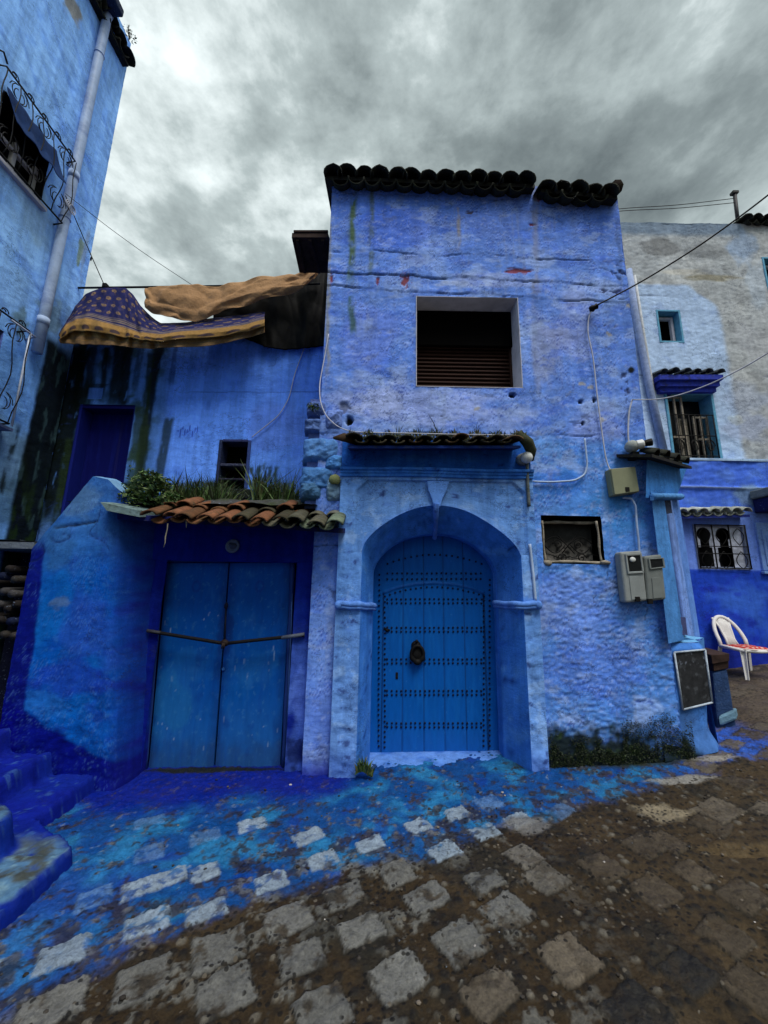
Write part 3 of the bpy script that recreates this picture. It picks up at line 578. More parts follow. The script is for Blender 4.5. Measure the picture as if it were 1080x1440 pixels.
# ------------------------------------------------------------------ the doorway: arch, pilasters, cornice
YP = YF-0.055; YD = 3.97
def arc_interp(pts, Y):
    q = np.array([at(a, b, Y) for a, b in pts]); return q[:, 0], q[:, 2]
ox, oz = arc_interp(((509, 775), (512, 762), (527, 746), (545, 733), (562, 723), (582, 715), (600, 711), (618, 710), (640, 713), (662, 720), (692, 738), (714, 755), (727, 768), (733, 782)), YP)
ix, iz = arc_interp(((525.5, 805), (528, 795), (536, 783), (547, 772), (560, 763), (576, 757), (594, 753), (612, 752), (630, 753), (646, 758), (662, 766), (678, 778), (689, 791), (695, 806)), YD)
ZS, ZI = float(oz[0]+oz[-1])/2, float(iz[0]+iz[-1])/2
XL, XR, XO0, XO1 = -0.425, 1.435, float(ox[0]), float(ox[-1]); XI0, XI1 = float(ix[0]), float(ix[-1])
ZTOP = 2.63
def smooth_arch(xs, zs, n=60):
    k = np.linspace(0, 1, len(xs)); s = np.linspace(0, 1, n); a = np.interp(s, k, xs); b = np.interp(s, k, zs)
    for _ in range(8): a[1:-1] = (a[:-2]+2*a[1:-1]+a[2:])/4; b[1:-1] = (b[:-2]+2*b[1:-1]+b[2:])/4
    return a, b
OX, OZ = smooth_arch(ox, oz); IX, IZ = smooth_arch(ix, iz)
def portal_col(x, z):
    n1 = fbm(x*2, z*2, 4, 111); n2 = fbm(x*7, z*9, 4, 112)
    c = np.zeros(x.shape+(3,))+np.array((0.135, 0.245, 0.58)); c = blend(c, sstep(-.1, .4, n1)*.5, (0.21, 0.32, 0.66)); c = blend(c, sstep(.1, .5, n2)*.35, (0.06, 0.12, 0.46))
    c = blend(c, sstep(1.5, .5, z+.3*n1)*.5, (0.19, 0.29, 0.64)); c = blend(c, sstep(.14, .32, fbm(x*4, z*5, 6, 115, .62))*.5, (.34, .41, .68)); c = blend(c, sstep(.25, .05, z+.1*n2)*.5, (0.05, 0.09, 0.38))
    c = blend(c, sstep(.42, .6, n2+.4*fbm(x*20, z*22, 3, 113))*.8, (0.03, 0.04, 0.16)); c = blend(c, sstep(.45, .6, fbm(x*11, z*13, 4, 114))*.6, (0.40, 0.45, 0.70)); return c
def pd(x, z, s): return 0.007*fbm(x*3, z*3, 4, s)+0.005*fbm(x*10, z*12, 4, s+1)+.002*fbm(x*30, z*30, 3, s+2)
def build_portal():
    mb = MB()
    # front face: two piers and the spandrel over the arch
    for xa, xb in ((XL, XO0), (XO1, XR)):
        u = np.linspace(xa, xb, int((xb-xa)/.011)+2); v = np.linspace(-.15, ZS, 150); x, z = np.meshgrid(u, v)
        k = sstep(0, .02, np.minimum(x-xa, xb-x)); d = pd(x, z, 120)*1.6+.016*fbm(x*5, z*5, 4, 128)*sstep(1.4, .9, z)
        if xa < 0: x = x-0.0*z
        mb.grid(np.stack([x, YP-d*k, z], -1), portal_col(x, z))
    u = np.concatenate([np.linspace(XL, XO0, 20)[:-1], OX, np.linspace(XO1, XR, 12)[1:]]); zb = np.interp(u, OX, OZ); zb = np.where((u < XO0) | (u > XO1), ZS, zb)
    s = np.linspace(0, 1, 70)[:, None]; x = np.tile(u, (70, 1)); z = zb+(ZTOP-zb)*s
    # sunk panel inside a raised border
    q = at(499, 760, YP); q2 = at(742, 760, YP); qt = at(620, 676, YP)
    inn = np.minimum(np.minimum(x-q[0], q2[0]-x), qt[2]-z); inn = np.minimum(inn, ((qt[2]-z)+(x-q[0])-.11)/1.3); inn = np.minimum(inn, ((qt[2]-z)+(q2[0]-x)-.11)/1.3)
    rec = sstep(-.004, .012, inn); mb.grid(np.stack([x, YP-pd(x, z, 130)+.022*rec, z], -1), portal_col(x, z))
    # soffit and reveals: from the outer arch back to the door
    on = np.concatenate([np.stack([np.full(40, XO0), np.linspace(-.15, ZS, 40)], 1)[:-1], np.stack([OX, OZ], 1), np.stack([np.full(40, XO1), np.linspace(ZS, -.15, 40)], 1)[1:]])
    inn = np.concatenate([np.stack([np.full(40, XI0), np.linspace(-.05, ZI, 40)], 1)[:-1], np.stack([IX, IZ], 1), np.stack([np.full(40, XI1), np.linspace(ZI, -.05, 40)], 1)[1:]])
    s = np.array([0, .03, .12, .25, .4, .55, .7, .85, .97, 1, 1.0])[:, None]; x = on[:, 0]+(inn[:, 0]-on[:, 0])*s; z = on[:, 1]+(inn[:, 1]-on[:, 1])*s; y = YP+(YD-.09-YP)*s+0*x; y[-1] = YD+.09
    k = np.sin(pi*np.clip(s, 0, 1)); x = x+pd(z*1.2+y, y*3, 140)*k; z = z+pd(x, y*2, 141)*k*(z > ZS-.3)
    cc = portal_col(x+y, z+.4*y)*np.array((.36, .66, .9)); mb.grid(np.stack([x, y, z], -1), cc)  # recess shade painted in: soffit and reveals scaled darker and bluer
    # jamb strip just round the door
    # flat plaster top under the canopy, outer side faces
    ua = np.linspace(XL, XR, 120); va = np.linspace(ZTOP, 3.02, 40); x, z = np.meshgrid(ua, va); mb.grid(np.stack([x, YF-.03-pd(x, z, 150), z], -1), portal_col(x, z)*np.array((.12, .36, .65)))  # canopy shadow painted in by scaling the plaster colour down
    for xx in (XL, XR): mb.add([(xx, YP, -.15), (xx, YF+.05, -.15), (xx, YF+.05, ZTOP), (xx, YP, ZTOP)], [(0, 1, 2, 3)], (0.12, 0.19, 0.55))
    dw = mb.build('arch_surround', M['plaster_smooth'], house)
    # cornice
    mb = MB(); prof = [(0, 0), (.03, .004), (.035, .03), (.05, .036), (.055, .058), (.075, .062), (.08, .085), (0, .09)]; z0 = ZTOP-.035
    u = np.linspace(XL-.004, XR+.004, 90); P = np.array([[(x, YP-dy*.65+.003*sin(x*17+dz*40), z0+dz+.004*sin(x*5)) for x in u] for dy, dz in prof])
    mb.grid(P, portal_col(P[..., 0], P[..., 2])*np.array((.28, .55, .8)), smooth=False)  # cornice colour scaled down too, as part of the canopy shade
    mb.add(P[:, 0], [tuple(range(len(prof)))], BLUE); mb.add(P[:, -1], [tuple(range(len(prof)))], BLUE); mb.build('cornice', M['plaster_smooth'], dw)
    # capitals on both piers, wrapping into the reveal
    mb = MB()
    for pts, s in ((((476, 850), (505, 851), (527, 853)), 1), (((695, 849), (727, 851), (757, 850)), 2)):
        pa, pb, pc = at(*pts[0], YP-.02), at(*pts[1], YP-.02), at(*pts[2], YD-.1 if s == 1 else YP-.02)
        if s == 2: pa = at(*pts[0], YD-.1)
        path = [pa+(pb-pa)*k for k in np.linspace(0, 1, 10)]+[pb+(pc-pb)*k for k in np.linspace(0, 1, 10)[1:]]
        for dz, r in ((.006, .027), (-.024, .018)): mb.tube([p+np.array((0, 0, dz+.003*sin(i*.9))) for i, p in enumerate(path)], [r*(1+.07*sin(i*.8+s)) for i in range(len(path))], 10, (0.12, 0.21, 0.55))
        e = pa if s == 1 else pc; mb.ball(e+np.array((0, -.005, -.005)), (.035, .03, .04), (0.12, 0.21, 0.55), 12, .15, s)
        mb.build('capital', M['plaster_smooth'], dw); mb = MB()
    # keystone console and its rib along the soffit
    mb = MB(); K = lambda px, py, Y=YP-.002: at(px, py, Y)
    poly = [K(600, 677), K(632, 677), K(628, 690), K(622, 702), K(619, 713), K(610, 713), K(607, 702), K(602, 690)]; mb.prism(poly, (0, -.015, 0), (0.13, 0.23, 0.57))
    mb.tube([at(614, 708, YP-.03), at(613, 716, YP-.02), at(613, 735, YP+.13), at(612, 748, YP+.25), at(611, 757, YD-.03)], [.03, .03, .022, .022, .026], 8, (0.10, 0.18, 0.52)); mb.build('keystone', M['plaster_smooth'], dw, .008)
    # threshold
    mb = MB(); u = np.linspace(XO0-.02, XO1+.02, 60); v = np.linspace(YP-.10, YD+.06, 24); x, y = np.meshgrid(u, v); z = np.interp(y, [YP-.10, YP, YD-.05, YD+.06], [-.07, -.02, .012, .015])+.03*(x-.5)+.006*fbm(x*5, y*6, 4, 160)
    mb.grid(np.stack([x, y, z], -1), blend(np.zeros(x.shape+(3,))+np.array((0.115, 0.20, 0.50)), sstep(0, .4, fbm(x*5, y*7, 4, 161)), (0.05, 0.12, 0.40))); mb.build('threshold', M['plaster_smooth'], dw)
build_portal()
# the arched door itself
def build_door():
    global YD
    YD = 4.03
    # arched leaf of planks, with a wicket outlined by an arched bead
    u = np.concatenate([np.linspace(IX[0]-.05, IX[0], 6)[:-1], np.linspace(IX[0], IX[-1], 130), np.linspace(IX[-1], IX[-1]+.05, 6)[1:]])
    zt = np.interp(u, IX, IZ)+.05; s = np.linspace(0, 1, 190)[:, None]; x = np.tile(u, (190, 1)); z = -.05+(zt+.05)*s
    L = at(537.5, 930, YD)[0]; R_ = at(683, 930, YD)[0]; rel = (x-L)/(R_-L); y = np.full(x.shape, YD)
    groove = np.minimum.reduce([np.abs((x-L)-k*(R_-L)/5) for k in range(1, 5)]); g = sstep(.008, .002, groove)*(rel > 0)*(rel < 1); y = y+.006*g
    ax = np.linspace(0, 1, 30); bx = np.array([at(a, b, YD) for a, b in ((538, 834), (560, 826), (585, 821), (611, 820), (640, 822), (662, 827), (683, 836))]); zb = np.interp(x, bx[:, 0], bx[:, 2])
    inside = (x > L) & (x < R_) & (z < zb); bead = sstep(.014, .004, np.abs(z-zb))*(x > L)*(x < R_)
    y = y-.014*bead-np.where(inside, 0.004, 0)
    side = sstep(.010, .003, np.minimum(np.abs(x-L), np.abs(x-R_)))*(z < zb); y = y+.012*side
    c = np.zeros(x.shape+(3,))+np.array((0.001, 0.085, 0.36)); n = fbm(x*18, z*1.6, 4, 170)
    c = blend(c, sstep(0, .5, n)*.35, (0.006, 0.125, 0.43)); c = blend(c, sstep(1.5, 2.0, z)*.3, (0.004, 0.07, 0.35)); c = blend(c, sstep(.4, .0, z+.2*n)*.5, (0.010, 0.095, 0.36))
    c = blend(c, g*.7, (0.004, 0.02, 0.10)); c = blend(c, side*.8, (0.006, 0.015, 0.06)); c = blend(c, bead*.5, (0.008, 0.04, 0.2))
    c = blend(c, sstep(.5, .62, fbm(x*25, z*22, 4, 171))*.5, (0.03, 0.17, 0.46)); door = MB().grid(np.stack([x, y, z], -1), c).build('arched_door', M['door_paint'], house)
    mb = MB(); first = []
    def stud(px, py, r=.0108):
        p = at(px+random.uniform(-.35, .35), py+random.uniform(-.3, .3), YD-.008)
        if not first: first.append((p, MB().ball(p, (r, r*.7, r), (0.004, 0.010, 0.035), 7).build('stud', M['iron_attr'], door)))
        elif len(first) < 100: o = first[0][1].copy(); COL.objects.link(o); o.parent = door; o.location = Vector(p-first[0][0]); first.append(o)
        else: mb.ball(p, (r, r*.7, r), (0.004, 0.010, 0.035), 7)
    for ya, yb in ((1017, 1022.5), (971.5, 977), (927, 932.5), (882.5, 888), (842.5, 848)):
        for i in range(21):
            px = 544.5+i*6.62; stud(px, ya); stud(px, yb)
    for i in range(20):
        px = 545+i*6.9; q = abs(px-611)/73
        for dy in (806, 814): 
            if dy < 819+14*q*q-4: stud(px, dy+0.5*q)
    for i in range(17):
        a = -1+2*i/16; stud(611+a*66, 780+13*a*a); 
    for i in range(20):
        a = -1+2*i/19; stud(611+a*70, 825.5+13*a*a)
    for i in range(34):
        py = 808+i*7.3; stud(533.3-.004*(py-808), py); stud(541, py+2) if py > 842 else None; stud(680.3, py) if 838 < py else None; stud(688.5, py) if py > 812 else None
    o = mb.build('studs', M['iron_attr'], door); o['kind'] = 'stuff'
    mb = MB()          # hand shaped knocker: a plate, the hinge boss and the drop
    P = lambda px, py, d: at(px, py, YD-d)
    mb.lathe(P(585, 908, .0), (0, -1, 0), [(0, 0.001), (0, .05), (.015, .048), (.03, .03), (.045, .02), (.05, 0)], 18, (.01, .01, .01))
    c = P(587, 919, .05); mb.tube([c+np.array((.062*sin(a)*(1-.12*cos(a)), -.012*cos(a), .075*cos(a))) for a in np.linspace(0, 2*pi, 25)[:-1]], [.016+.008*(cos(a) < -.3) for a in np.linspace(0, 2*pi, 25)[:-1]], 8, (.012, .01, .01), True)
    mb.ball(P(587, 931, .055), (.038, .028, .03), (.012, .01, .01), 12); mb.ball(P(587, 919, .035), (.055, .02, .07), (.005, .005, .006), 14); mb.ball(P(586, 902, .06), (.018, .018, .018), (.10, .03, .02), 10)
    mb.build('knocker', M['iron'], door)
    mb = MB(); p = P(558, 950, .004); mb.box(p[0]-.012, p[0]+.012, p[1]-.006, p[1]+.004, p[2]-.03, p[2]+.03); mb.ball(p+np.array((.003, -.006, -.015)), (.006, .005, .016), (.3, .25, .15), 8); mb.build('keyhole_plate', M['iron'], door, .003)
    mb = MB(); p = P(544, 886, .006); mb.tube([p+np.array((-.03, 0, .01)), p+np.array((.03, -.004, -.002))], .01, 6); mb.ball(p+np.array((.0, -.01, 0)), .016, (.01, .01, .01), 8); mb.build('bolt', M['iron'], door)
build_door()
# tiled canopy over the doorway
cn = MB(); A = at(484, 616, YF-.31); B = at(738, 616, YF-.31)
def ccol(i, rs): return np.array((0.055, 0.046, 0.030) if rs.rand() < .6 else ((0.028, 0.03, 0.02) if rs.rand() < .6 else (0.09, 0.055, 0.03)))*rs.uniform(.7, 1.3)
tiles(cn, A, B, (0, 1, .24), 10, 0.078, 0.40, ccol, 0.008, 0.022, seed=5, flat=.48)
cn.hexa([A+(0.03, .06, -.05), B+(-.02, .06, -.05), B+(-.02, .06, -.075), A+(0.03, .06, -.075), A+(0.03, .34, .03), B+(-.02, .34, .03), B+(-.02, .34, -.0), A+(0.03, .34, -.0)], (0.01, 0.03, 0.16))
p = at(476, 616, YF-.26); cn.tube([p+(-.05, 0, 0), p+(.05, .02, .015), p+(.16, .1, .02)], [.012, .045, .05], 8, (0.05, 0.028, 0.016), flat=.5)
p = at(742, 622, YF-.2); q = at(746, 648, YF-.06); cn.tube([at(728, 609, YF-.2), p, at(747, 634, YF-.1), q], [.04, .055, .05, .03], 8, (0.05, 0.055, 0.03))
cn.build('door_canopy', M['tile_attr'], house)
# vent window with a scroll grille
mb = MB(); mb.box(VX0-.02, VX0+.004, YF+.01, YF+.24, VZ0-.02, VZ1+.02); mb.box(VX1-.004, VX1+.02, YF+.01, YF+.24, VZ0-.02, VZ1+.02); mb.box(VX0+.004, VX1-.004, YF+.01, YF+.24, VZ1-.004, VZ1+.02); mb.box(VX0+.004, VX1-.004, YF+.01, YF+.24, VZ0-.02, VZ0+.004); mb.box(VX0, VX1, YF+.23, YF+.25, VZ0, VZ1)
vw = mb.build('vent_window', M['black'], house)
mb = MB()
def plank(p0, p1, w, dp, s):
    L = np.linspace(0, 1, 12); p0 = np.array(p0); p1 = np.array(p1); mb.tube([p0+(p1-p0)*k+np.array((.004*sin(k*9+s), 0, .004*cos(k*7+s))) for k in L], [w*(1+.18*sin(k*13+s)) for k in L], 6, (.3, .28, .24))
plank((VX0+.025, YF+.02, VZ0+.02), (VX0+.02, YF+.02, VZ1-.05), .011, 0, 1); plank((VX1-.025, YF+.02, VZ0+.02), (VX1-.03, YF+.03, VZ1-.04), .012, 0, 2); plank((VX0, YF+.015, VZ0+.02), (VX1+.03, YF+.015, VZ0+.018), .014, 0, 3); plank((VX0+.02, YF+.08, VZ1-.06), (VX1-.02, YF+.08, VZ1-.05), .016, 0, 4)
mb.ball((VX0+.04, YF-.005, VZ0+.005), (.04, .03, .03), (.4, .38, .33), 10, .4, 2); mb.ball((VX1-.0, YF-.005, VZ0+.02), (.05, .025, .022), (.4, .38, .33), 10, .4, 3); mb.build('wood_frame', M['old_wood'], vw)
mb = MB(); u = np.linspace(VX0+.03, VX1-.03, 60); v = np.linspace(VZ0+.03, VZ1-.03, 40); x, z = np.meshgrid(u, v); mb.grid(np.stack([x, YF+.15+.01*fbm(x*4, z*4, 3, 3), z], -1), blend(np.zeros(x.shape+(3,))+.02, sstep(.15, -.12, z-VZ0-.13+.1*fbm(x*5, z*6, 4, 8))*sstep(-.3, .1, fbm(x*20, z*20, 3, 9)), (.24, .22, .20))); mb.build('dusty_mesh', M['slate'], vw)
mb = MB(); cx, cz, w = (VX0+VX1)/2, VZ0+.20, .24
def scroll(cx, cz, r, turns, sx, sz, y): return [(cx+sx*r*(1-k*.8)*cos(turns*2*pi*k), y, cz+sz*r*(1-k*.8)*sin(turns*2*pi*k)) for k in np.linspace(0, 1, 26)]
for sx in (-1, 1):
    mb.tube([(cx+sx*(.02+.22*k), YF+.10, cz+.07*sin(pi*k)) for k in np.linspace(0, 1, 12)], .0055, 5); mb.tube([(cx+sx*(.02+.22*k), YF+.10, cz-.09*sin(pi*k)) for k in np.linspace(0, 1, 12)], .0055, 5)
    mb.tube(scroll(cx+sx*.10, cz-.005, .05, 1.5, sx, 1, YF+.10), .005, 5); mb.tube([(cx-sx*.06, YF+.105, cz-.09), (cx+sx*.09, YF+.105, cz+.09)], .0055, 5)
    mb.tube(scroll(cx+sx*.09, VZ0+.06, .045, 1.3, sx, 1, YF+.03), .006, 5); mb.tube([(cx+sx*(.28*k), YF+.09, cz-.12-.02*sin(6*k)) for k in np.linspace(0, 1, 10)], .005, 5)
mb.build('scroll_grille', M['iron'], vw)

# ------------------------------------------------------------------ right corner of the house: side porch and buttress
SP0 = np.array((HX1-.01, YF+.0, 0)); SD = np.array((sin(RAD(54)), cos(RAD(54)), 0)); SN = np.array((SD[1], -SD[0], 0))      # porch wall runs back from the corner; SN faces the street
def sp(px, py, off=0): return atp(px, py, SP0+SN*off, SN)
def spcol(x, z, base, s):
    n = fbm(x*3, z*3, 4, s); n2 = fbm(x*10, z*12, 4, s+1); c = blend(np.zeros(x.shape+(3,))+np.array(base), sstep(-.1, .4, n)*.4, np.array(base)*1.35); return blend(c, sstep(.2, .5, n2)*.35, np.array(base)*.55)
def patch(mb, q, base, s, n=(24, 60), off=0, amp=1.0):       # a plastered quad between four photographed corners on the porch wall: tl, tr, br, bl
    tl, tr, br, bl = (sp(*k, off) for k in q); a = np.linspace(0, 1, n[0])[None, :, None]; b = np.linspace(0, 1, n[1])[:, None, None]
    P = (bl*(1-a)+br*a)*(1-b)+(tl*(1-a)+tr*a)*b; L = P@SD; d = pd(L, P[..., 2], s)*amp; e = np.sin(pi*a[..., 0])**.3*np.sin(pi*b[..., 0])**.3; P2 = P+SN*(d*e)[..., None]
    mb.grid(P2, spcol(L, P[..., 2], base, s))
mb = MB(); patch(mb, ((910, 636), (968, 652), (951, 700), (908, 700)), (0.045, 0.15, 0.40), 181, off=0.02)
patch(mb, ((915, 690), (934, 700), (962, 900), (940, 905)), (0.075, 0.19, 0.46), 183, off=.03)
patch(mb, ((932, 700), (952, 700), (985, 905), (960, 905)), (0.20, 0.26, 0.58), 184, off=-.10, amp=1.5)
patch(mb, ((944, 700), (954, 700), (986, 905), (978, 905)), (0.12, 0.20, 0.52), 185, n=(8, 60), off=.02)
Lq = 0.95
for off, z0, z1 in ((-.16, -.1, 3.1),):
    a = SP0+SN*off; b = a+SD*Lq; mb.add([a+(0, 0, z0), b+(0, 0, z0), b+(0, 0, z1), a+(0, 0, z1)], [(0, 1, 2, 3)], (0.05, 0.11, 0.42)); c2 = b+np.array((-.2, 2.6, 0)); mb.add([b+(0, 0, z0), c2+(0, 0, z0), c2+(0, 0, z1), b+(0, 0, z1)], [(0, 1, 2, 3)], (0.06, 0.12, 0.45))
porch = mb.build('side_porch', M['plaster_smooth'], house)
mb = MB(); a = sp(914, 699, .03); b = sp(953, 699, .03)
mb.tube([a+SN*.03, a+(b-a)*.33+SN*.035, a+(b-a)*.66+SN*.035, b+SN*.03], .032, 10, (0.10, 0.22, 0.48)); mb.prism([a+(0, 0, .03), b+(0, 0, .03), b+(0, 0, -.035), a+(0, 0, -.035)], SN*.03, (0.09, 0.2, 0.45)); mb.build('capital', M['plaster_smooth'], porch)
mb = MB(); a = sp(934, 703, .02); b = sp(943, 703, .02); mb.prism([a, b, b+(0, 0, -.14), a+(0, 0, -.14)], -SN*.08, (.03, .04, .08)); mb.build('niche_head', M['stone_attr'], porch); mb = MB(); a = sp(957, 868, .03); b = sp(964, 868, .03); c_ = sp(967, 893, .03); d_ = sp(960, 893, .03)
mb.prism([a, b, c_, d_], -SN*.06, (.05, .06, .16)); mb.build('niche_frame', M['stone_attr'], porch)
mb = MB(); a = sp(916, 634, .13); b = sp(972, 652, .13); u2 = np.array((0, 0, 1.0))
tiles(mb, a, b, -SN+.55*u2+.35*SD, 4, .075, .17, cdark, .012, seed=8); mb.prism([a+(0, 0, -.03), b+(0, 0, -.03), b+(0, 0, -.06), a+(0, 0, -.06)], -SN*.3+u2*.08, (.012, .011, .012)); mb.build('porch_canopy', M['tile_attr'], porch)
# buttress block with a slate panel
YB0, YB1 = 3.662, 3.74
def BP(px, py): # buttress front leans back a little to the right
    k = np.clip((px-930)/80, 0, 1); return at(px, py, YB0+(YB1-YB0)*k)
def build_buttress():
    mb = MB(); a = np.linspace(0, 1, 40)[None, :, None]; b = np.linspace(0, 1, 70)[:, None, None]
    tl, tr, br, bl = BP(928, 906), BP(997, 905), BP(1006, 1052), BP(930, 1068); P = (bl*(1-a)+br*a)*(1-b)+(tl*(1-a)+tr*a)*b; d = plast_disp(P[..., 0], P[..., 2], 190, .9)
    c = spcol(P[..., 0], P[..., 2], (0.055, 0.16, 0.46), 191); c = blend(c, sstep(.30, .12, P[..., 2]-gzz(P[..., 0])+.2*fbm(P[..., 0]*6, P[..., 2]*6, 4, 192)-.5*sstep(2.9, 2.7, P[..., 0])*.3)*.5, (0.05, 0.09, 0.2))
    c = blend(c, sstep(2.80, 2.72, P[..., 0]+.12*fbm(P[..., 0]*5, P[..., 2]*5, 3, 193))*sstep(.0, -.10, P[..., 2]-.36+.14*fbm(P[..., 0]*7, P[..., 2]*7, 4, 197))*.95, (.008, .012, .005))
    ar = a[..., 0]+0*b[..., 0]; br = b[..., 0]+0*a[..., 0]; P[..., 1] += .07*sstep(.80, 1, ar)**2+.05*sstep(.93, 1, br)**2; fl = sstep(.25, 0, br)**2; P[..., 1] -= .05*fl; P[..., 0] += .05*fl*ar
    P[..., 1] -= d*np.sin(pi*a[..., 0])**.3; mb.grid(P, c)
    tl, tr, br = P[-1, 0], P[-1, -1], P[0, -1]; tb = BP(936, 888)+(0, .02, 0); tbr = at(985, 893, 4.0); q = np.array([[tl+(0, -.01, 0), tr+(0, -.01, 0)], [tl+(0, .02, .02), tr+(-.01, .03, .015)], [at(934, 889, 3.72), at(990, 897, 4.05)]]); mb.grid(q, (0.13, 0.30, 0.52), smooth=False)
    mb.add([tr, at(990, 897, 4.05), at(998, 1030, 4.05), br], [(0, 1, 2, 3)], (0.07, 0.19, 0.47)); bt = mb.build('corner_buttress', M['plaster'], house)
    mb = MB(); pts = [(947, 918), (988, 914), (998, 986), (959, 996)]; p = [BP(*k)+(0, -.012, 0) for k in pts]; mb.prism(p, (0, .05, 0), (.03, .03, .03))
    a = np.linspace(0, 1, 40)[None, :, None]; b = np.linspace(0, 1, 60)[:, None, None]; Q = (p[3]*(1-a)+p[2]*a)*(1-b)+(p[0]*(1-a)+p[1]*a)*b; Q[..., 1] -= .003
    f = fbm(Q[..., 0]*16, Q[..., 2]*16, 5, 195); cc = blend(np.zeros(f.shape+(3,))+np.array((.022, .023, .026)), sstep(.12, .45, f)*.7, (.07, .075, .085)); cc = blend(cc, sstep(.36, .5, fbm(Q[..., 0]*24, Q[..., 2]*20, 4, 196))*.6*sstep(.6, .8, b[..., 0]+0*a[..., 0]), (.22, .25, .32)); mb.grid(Q, cc); mb.build('slate_panel', M['slate'], bt)
    mb = MB(); p = [BP(*k)+(0, -.020, 0) for k in ((946, 917), (989, 913), (999, 987), (958, 997))]
    for i in range(4): mb.tube([p[i], p[(i+1) % 4]], .0085, 6, (.38, .44, .52))
    mb.build('panel_border', M['stone_attr'], bt)
build_buttress()

# ------------------------------------------------------------------ the low house on the left: shop front, tiled canopy, upper wall over a terrace
low = thing('low_house', 'low blue house with a metal double door and a damp streaked upper wall', 'house', (-1.9, 4.6, -0.1))
YU, YS, YM = 4.9, 3.74, 3.84
def up_(px, py, Y=YU): q = at(px, py, Y); return q[0], q[2]
UDX0, UDX1, UDZ1 = float(at(107, 600, YU)[0]), float(at(186, 600, YU)[0]), float(at(150, 569, YU)[2])
BVX0, BVX1, BVZ0, BVZ1 = float(at(307, 650, YU)[0]), float(at(350, 650, YU)[0]), float(at(330, 690, YU)[2]), float(at(330, 619, YU)[2])
def build_upper():
    us = cuts(-4.75, HX0+.02, 0.015, (UDX0, UDX1, BVX0, BVX1)); vs = cuts(1.9, 5.05, 0.015, (UDZ1, BVZ0, BVZ1)); x, z = np.meshgrid(us, vs)
    n1 = fbm(x*1.2, z*1.2, 5, 201); n2 = fbm(x*4, z*4, 5, 202); n3 = fbm(x*14, z*14, 4, 203)
    c = np.zeros(x.shape+(3,))+np.array((0.15, 0.29, 0.88)); c = blend(c, sstep(-.1, .4, n1)*.45, (0.20, 0.34, 0.90)); c = blend(c, sstep(.1, .5, n2)*.3, (0.04, 0.09, 0.50)); c = blend(c, sstep(.35, .55, n3)*.3, (0.2, 0.27, 0.62))
    a, b = up_(390, 600); c = blend(c, spot(x, z, a, b, .5, .5, 3)*.5, (0.14, 0.20, 0.62))
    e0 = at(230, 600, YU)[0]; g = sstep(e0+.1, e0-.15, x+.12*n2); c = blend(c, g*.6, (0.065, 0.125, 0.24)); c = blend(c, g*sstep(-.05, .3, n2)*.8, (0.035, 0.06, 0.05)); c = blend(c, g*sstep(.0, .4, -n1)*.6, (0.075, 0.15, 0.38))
    d = plast_disp(x, z, 205, .7)
    def run(px0, py0, px1, py1, w, col, k, seed, end=1.12):
        nonlocal c
        a = up_(px0, py0); b = up_(px1, py1); t = np.clip((z-a[1])/(b[1]-a[1]), -.3, 1.4); xc = a[0]+(b[0]-a[0])*t+.015*fbm(z*3, x*0, 3, seed)
        m = sstep(w*1.55, w*.7, np.abs(x-xc)*(1+.6*fbm(x*9, z*2.5, 4, seed+1)))*sstep(-.06, .0, t)*sstep(end, end-.25, t+.2*fbm(x*8, z*2, 3, seed+2))*sstep(-.7, -.25, fbm(x*14, z*4, 4, seed+3)); c = blend(c, m*k, col)
    run(170, 480, 160, 570, .085, (0.008, 0.012, 0.012), .95, 211); run(224, 485, 190, 690, .055, (0.006, 0.008, 0.012), .96, 214); run(238, 590, 222, 680, .055, (0.02, 0.028, 0.015), .85, 217)
    run(118, 480, 108, 560, .05, (0.01, 0.014, 0.012), .9, 220); run(96, 490, 66, 740, .30, (0.004, 0.006, 0.004), .98, 223); run(78, 500, 30, 760, .12, (0.004, 0.006, 0.004), .97, 226); run(130, 490, 122, 560, .05, (.01, .015, .012), .8, 245); run(182, 480, 172, 570, .06, (.006, .009, .009), .95, 247); run(205, 600, 196, 690, .05, (.02, .03, .015), .8, 249); run(200, 485, 190, 540, .04, (0.02, 0.03, 0.04), .6, 229); run(248, 480, 240, 540, .03, (0.02, 0.03, 0.12), .6, 231)
    run(150, 490, 143, 560, .035, (.008, .011, .008), .9, 251); run(212, 500, 200, 640, .04, (.02, .028, .014), .85, 253); run(196, 575, 184, 690, .05, (.03, .045, .02), .8, 255); run(97, 620, 80, 735, .05, (0.02, 0.03, 0.012), .8, 233); run(140, 540, 120, 560, .1, (0.012, 0.016, 0.02), .7, 235)
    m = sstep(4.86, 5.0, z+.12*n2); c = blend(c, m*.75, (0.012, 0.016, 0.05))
    a, b = up_(134, 553); m = (np.abs(x-a) < .10)*(np.abs(z-b) < .085); c = blend(c, m*.8, (0.10, 0.19, 0.56)); d = d-.012*m
    # a small painted scrawl and damp growth at the canopy line
    for i in range(9):
        a, b = up_(250+i*3.4, 606+4*sin(i*2.3)); m = spot(x, z, a, b, .012, .05*abs(sin(i*1.7))+.02, i, .2); c = blend(c, m*.85, (0.012, 0.02, 0.30))
    for px, py, rx, rz in ((370, 672, .28, .22), (270, 688, .5, .14), (400, 690, .2, .12), (200, 690, .3, .3)):
        a, b = up_(px, py); m = spot(x, z, a, b, rx, rz, px, .9)*sstep(-.35, .1, fbm(x*18, z*4, 4, 240)); c = blend(c, m*.9, (0.022, 0.035, 0.012))
    m = crackline(x, z, .7, 1.4, 243, .009)*sstep(0, .2, n1); c = blend(c, m*.6, (.02, .03, .12))
